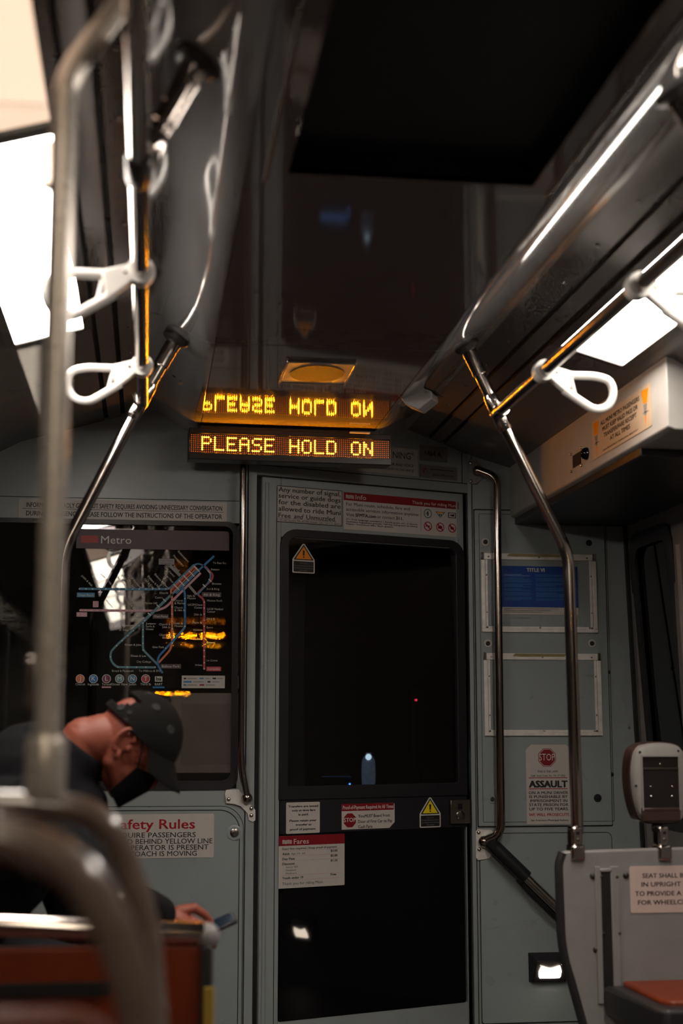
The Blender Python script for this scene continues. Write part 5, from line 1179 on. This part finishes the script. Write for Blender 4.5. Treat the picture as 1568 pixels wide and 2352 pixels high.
# cap: shell over the cranium, open at the back above the strap
def shell(name, m, test, off_, th, n=56, h=40, parent=ps):
    vs, fs, idx = [], [], {}
    for lay in (0, 1):
        for i in range(h + 1):
            t_ = math.pi * i / h
            for k in range(n):
                a_ = 2 * math.pi * k / n; d = (math.sin(t_) * math.cos(a_), math.sin(t_) * math.sin(a_), math.cos(t_)); o_ = off_ + lay * th
                vs.append(H(d[0] * (.094 + o_), d[1] * (.074 + o_), d[2] * (.104 + o_)))
    N = n * (h + 1); keep = set()
    for i in range(h):
        for k in range(n):
            t_ = math.pi * (i + .5) / h; a_ = 2 * math.pi * (k + .5) / n
            if test(math.sin(t_) * math.cos(a_), math.sin(t_) * math.sin(a_), math.cos(t_)): keep.add((i, k))
    for i, k in keep:
        A_ = [i * n + k, i * n + (k + 1) % n, (i + 1) * n + (k + 1) % n, (i + 1) * n + k]
        fs.append(tuple(N + q for q in A_)); fs.append(tuple(A_[::-1]))
        for (di, dk), (p, q) in (((-1, 0), (0, 1)), ((0, 1), (1, 2)), ((1, 0), (2, 3)), ((0, -1), (3, 0))):
            if (i + di, (k + dk) % n) not in keep: fs.append((A_[p], A_[q], N + A_[q], N + A_[p]))
    mb = MB(); mb.add(vs, fs); o = mb.build(name, m, parent, ang=60)
    bm = bmesh.new(); bm.from_mesh(o.data); bmesh.ops.remove_doubles(bm, verts=bm.verts, dist=1e-5); bmesh.ops.delete(bm, geom=[v for v in bm.verts if not v.link_faces], context='VERTS'); bmesh.ops.recalc_face_normals(bm, faces=bm.faces); bm.to_mesh(o.data); bm.free(); o.data.shade_smooth(); return o
def is_cap(f_, s_, u_):
    if u_ < .10 - .08 * f_: return False
    if f_ < -.35 and u_ < .62 and abs(s_) < .66 and u_ > .34: return False          # opening at the back
    return True
cap = shell('cap', 'cap', is_cap, .010, .004)
cap.name = 'cap'
# brim
bv, bf, nb = [], [], 22
for lay in (0, 1):
    for j in range(7):
        r_ = j / 6
        for i in range(nb + 1):
            a_ = R(-72 + 144 * i / nb); ca, sa_ = math.cos(a_), math.sin(a_)
            base = (.104 * ca, .084 * sa_, .020); L_ = .072 * max(0, ca) ** .45
            bv.append(H(base[0] + L_ * r_ * .80, base[1] * (1 + .05 * r_), base[2] - L_ * r_ * .62 - (.020 * sa_ * sa_) * (.3 + r_) + .0 - lay * .003))
W_ = nb + 1; N_ = 7 * W_
for j in range(6):
    for i in range(nb):
        A_ = (j * W_ + i, j * W_ + i + 1, (j + 1) * W_ + i + 1, (j + 1) * W_ + i); bf += [A_, tuple(N_ + q for q in A_[::-1])]
for i in range(nb): bf.append((6 * W_ + i, 6 * W_ + i + 1, N_ + 6 * W_ + i + 1, N_ + 6 * W_ + i)); bf.append((i + 1, i, N_ + i, N_ + i + 1))
for j in range(6): bf.append((j * W_, (j + 1) * W_, N_ + (j + 1) * W_, N_ + j * W_)); bf.append(((j + 1) * W_ + nb, j * W_ + nb, N_ + j * W_ + nb, N_ + (j + 1) * W_ + nb))
mb = MB(); mb.add(bv, bf); br_ = mb.build('cap_brim', 'cap', cap, ang=50)
def on_cap(f_, s_, u_, k=.0145):
    v = Vector((f_, s_, u_)).normalized(); return H(v.x * (.094 + k), v.y * (.074 + k), v.z * (.104 + k)), (hf * v.x / .108 + hs * v.y / .088 + hu * v.z / .118).normalized()
for f_, s_, u_, r_ in ((-.12, .72, .80, .011), (.46, .70, .62, .011), (-.62, .62, .28, .010), (-.42, .75, .30, .006), (-.38, .80, .16, .005), (-.45, .35, .95, .007)):
    p, nn_ = on_cap(f_, s_, u_); MB().lathe([(r_, -.001), (r_ * .9, .0012), (r_ * .45, .0014), (r_ * .3, .0006)], Matrix.Translation(p) @ nn_.to_track_quat('Z', 'Y').to_matrix().to_4x4(), 14).build('cap_print', 'cap_patch', cap)
p, nn_ = on_cap(0, 0, 1); MB().sphere(p, .008, n=12, h=8).build('cap_button', 'cap', cap)
# mask and ear loops
mk_ = MB(); mv, mf = [], []; rows_, cols_ = 9, 16
for lay in (0, 1):
    for j in range(rows_):
        v_ = j / (rows_ - 1)
        for i in range(cols_ + 1):
            a_ = R(-88 + 176 * i / cols_); ca, sa_ = math.cos(a_), math.sin(a_)
            u_ = -.030 - .112 * v_ * (.72 + .28 * ca) - .012 * (1 - ca)
            fw = .040 + (.064 - .030 * abs(v_ - .35)) * max(0, ca) ** .8 - .012 * v_; sdd = (.072 - .016 * v_) * sa_
            k_ = 1 + lay * .03; mv.append(H(fw * k_, sdd * k_, u_))
Wm = cols_ + 1; Nm = rows_ * Wm
for j in range(rows_ - 1):
    for i in range(cols_):
        A_ = (j * Wm + i, j * Wm + i + 1, (j + 1) * Wm + i + 1, (j + 1) * Wm + i); mf += [A_[::-1], tuple(Nm + q for q in A_)]
for i in range(cols_):
    for j in (0, rows_ - 1): mf.append((j * Wm + i, j * Wm + i + 1, Nm + j * Wm + i + 1, Nm + j * Wm + i))
for j in range(rows_ - 1):
    for i in (0, cols_): mf.append((j * Wm + i, (j + 1) * Wm + i, Nm + (j + 1) * Wm + i, Nm + j * Wm + i))
mk_.add(mv, mf); fm = mk_.build('face_mask', 'mask', ps, ang=50)
for s_ in (-1, 1):
    MB().tube(fillet([H(.046, s_ * .073, -.040), H(.030, s_ * .078, -.010), H(.012, s_ * .083, .012), H(-.010, s_ * .086, .016), H(-.026, s_ * .084, .004)], .02, 5), .0022, 8).build('ear_loop', 'mask', fm)
# phone
ph0, ph1 = at(452, 2146, Y=YPn - .02), at(540, 2106, Y=YPn - .02)
pd = (ph1 - ph0).normalized(); pn = Vector((-.35, -.17, .90)); pn = (pn - pd * pn.dot(pd)).normalized(); pw = pn.cross(pd)
phm = Matrix((pd, pw, pn)).transposed().to_4x4(); phm.translation = ph1 - pd * .070
ph = bpy.data.objects.new('phone', None); COL.objects.link(ph); ph.matrix_world = phm; WM[ph] = phm.copy(); tag(ph, 'black smartphone with bluish screen held by the seated person', 'phone')
MB().prism(rrect(-.072, -.036, .072, .036, .009, 5), -.0045, .0040, None).build('phone_case', 'phone', ph, bevel=.0015, local=True)
MB().prism(rrect(-.068, -.0325, .068, .0325, .006, 4), .0040, .0046, None).build('phone_screen', 'screen', ph, local=True)
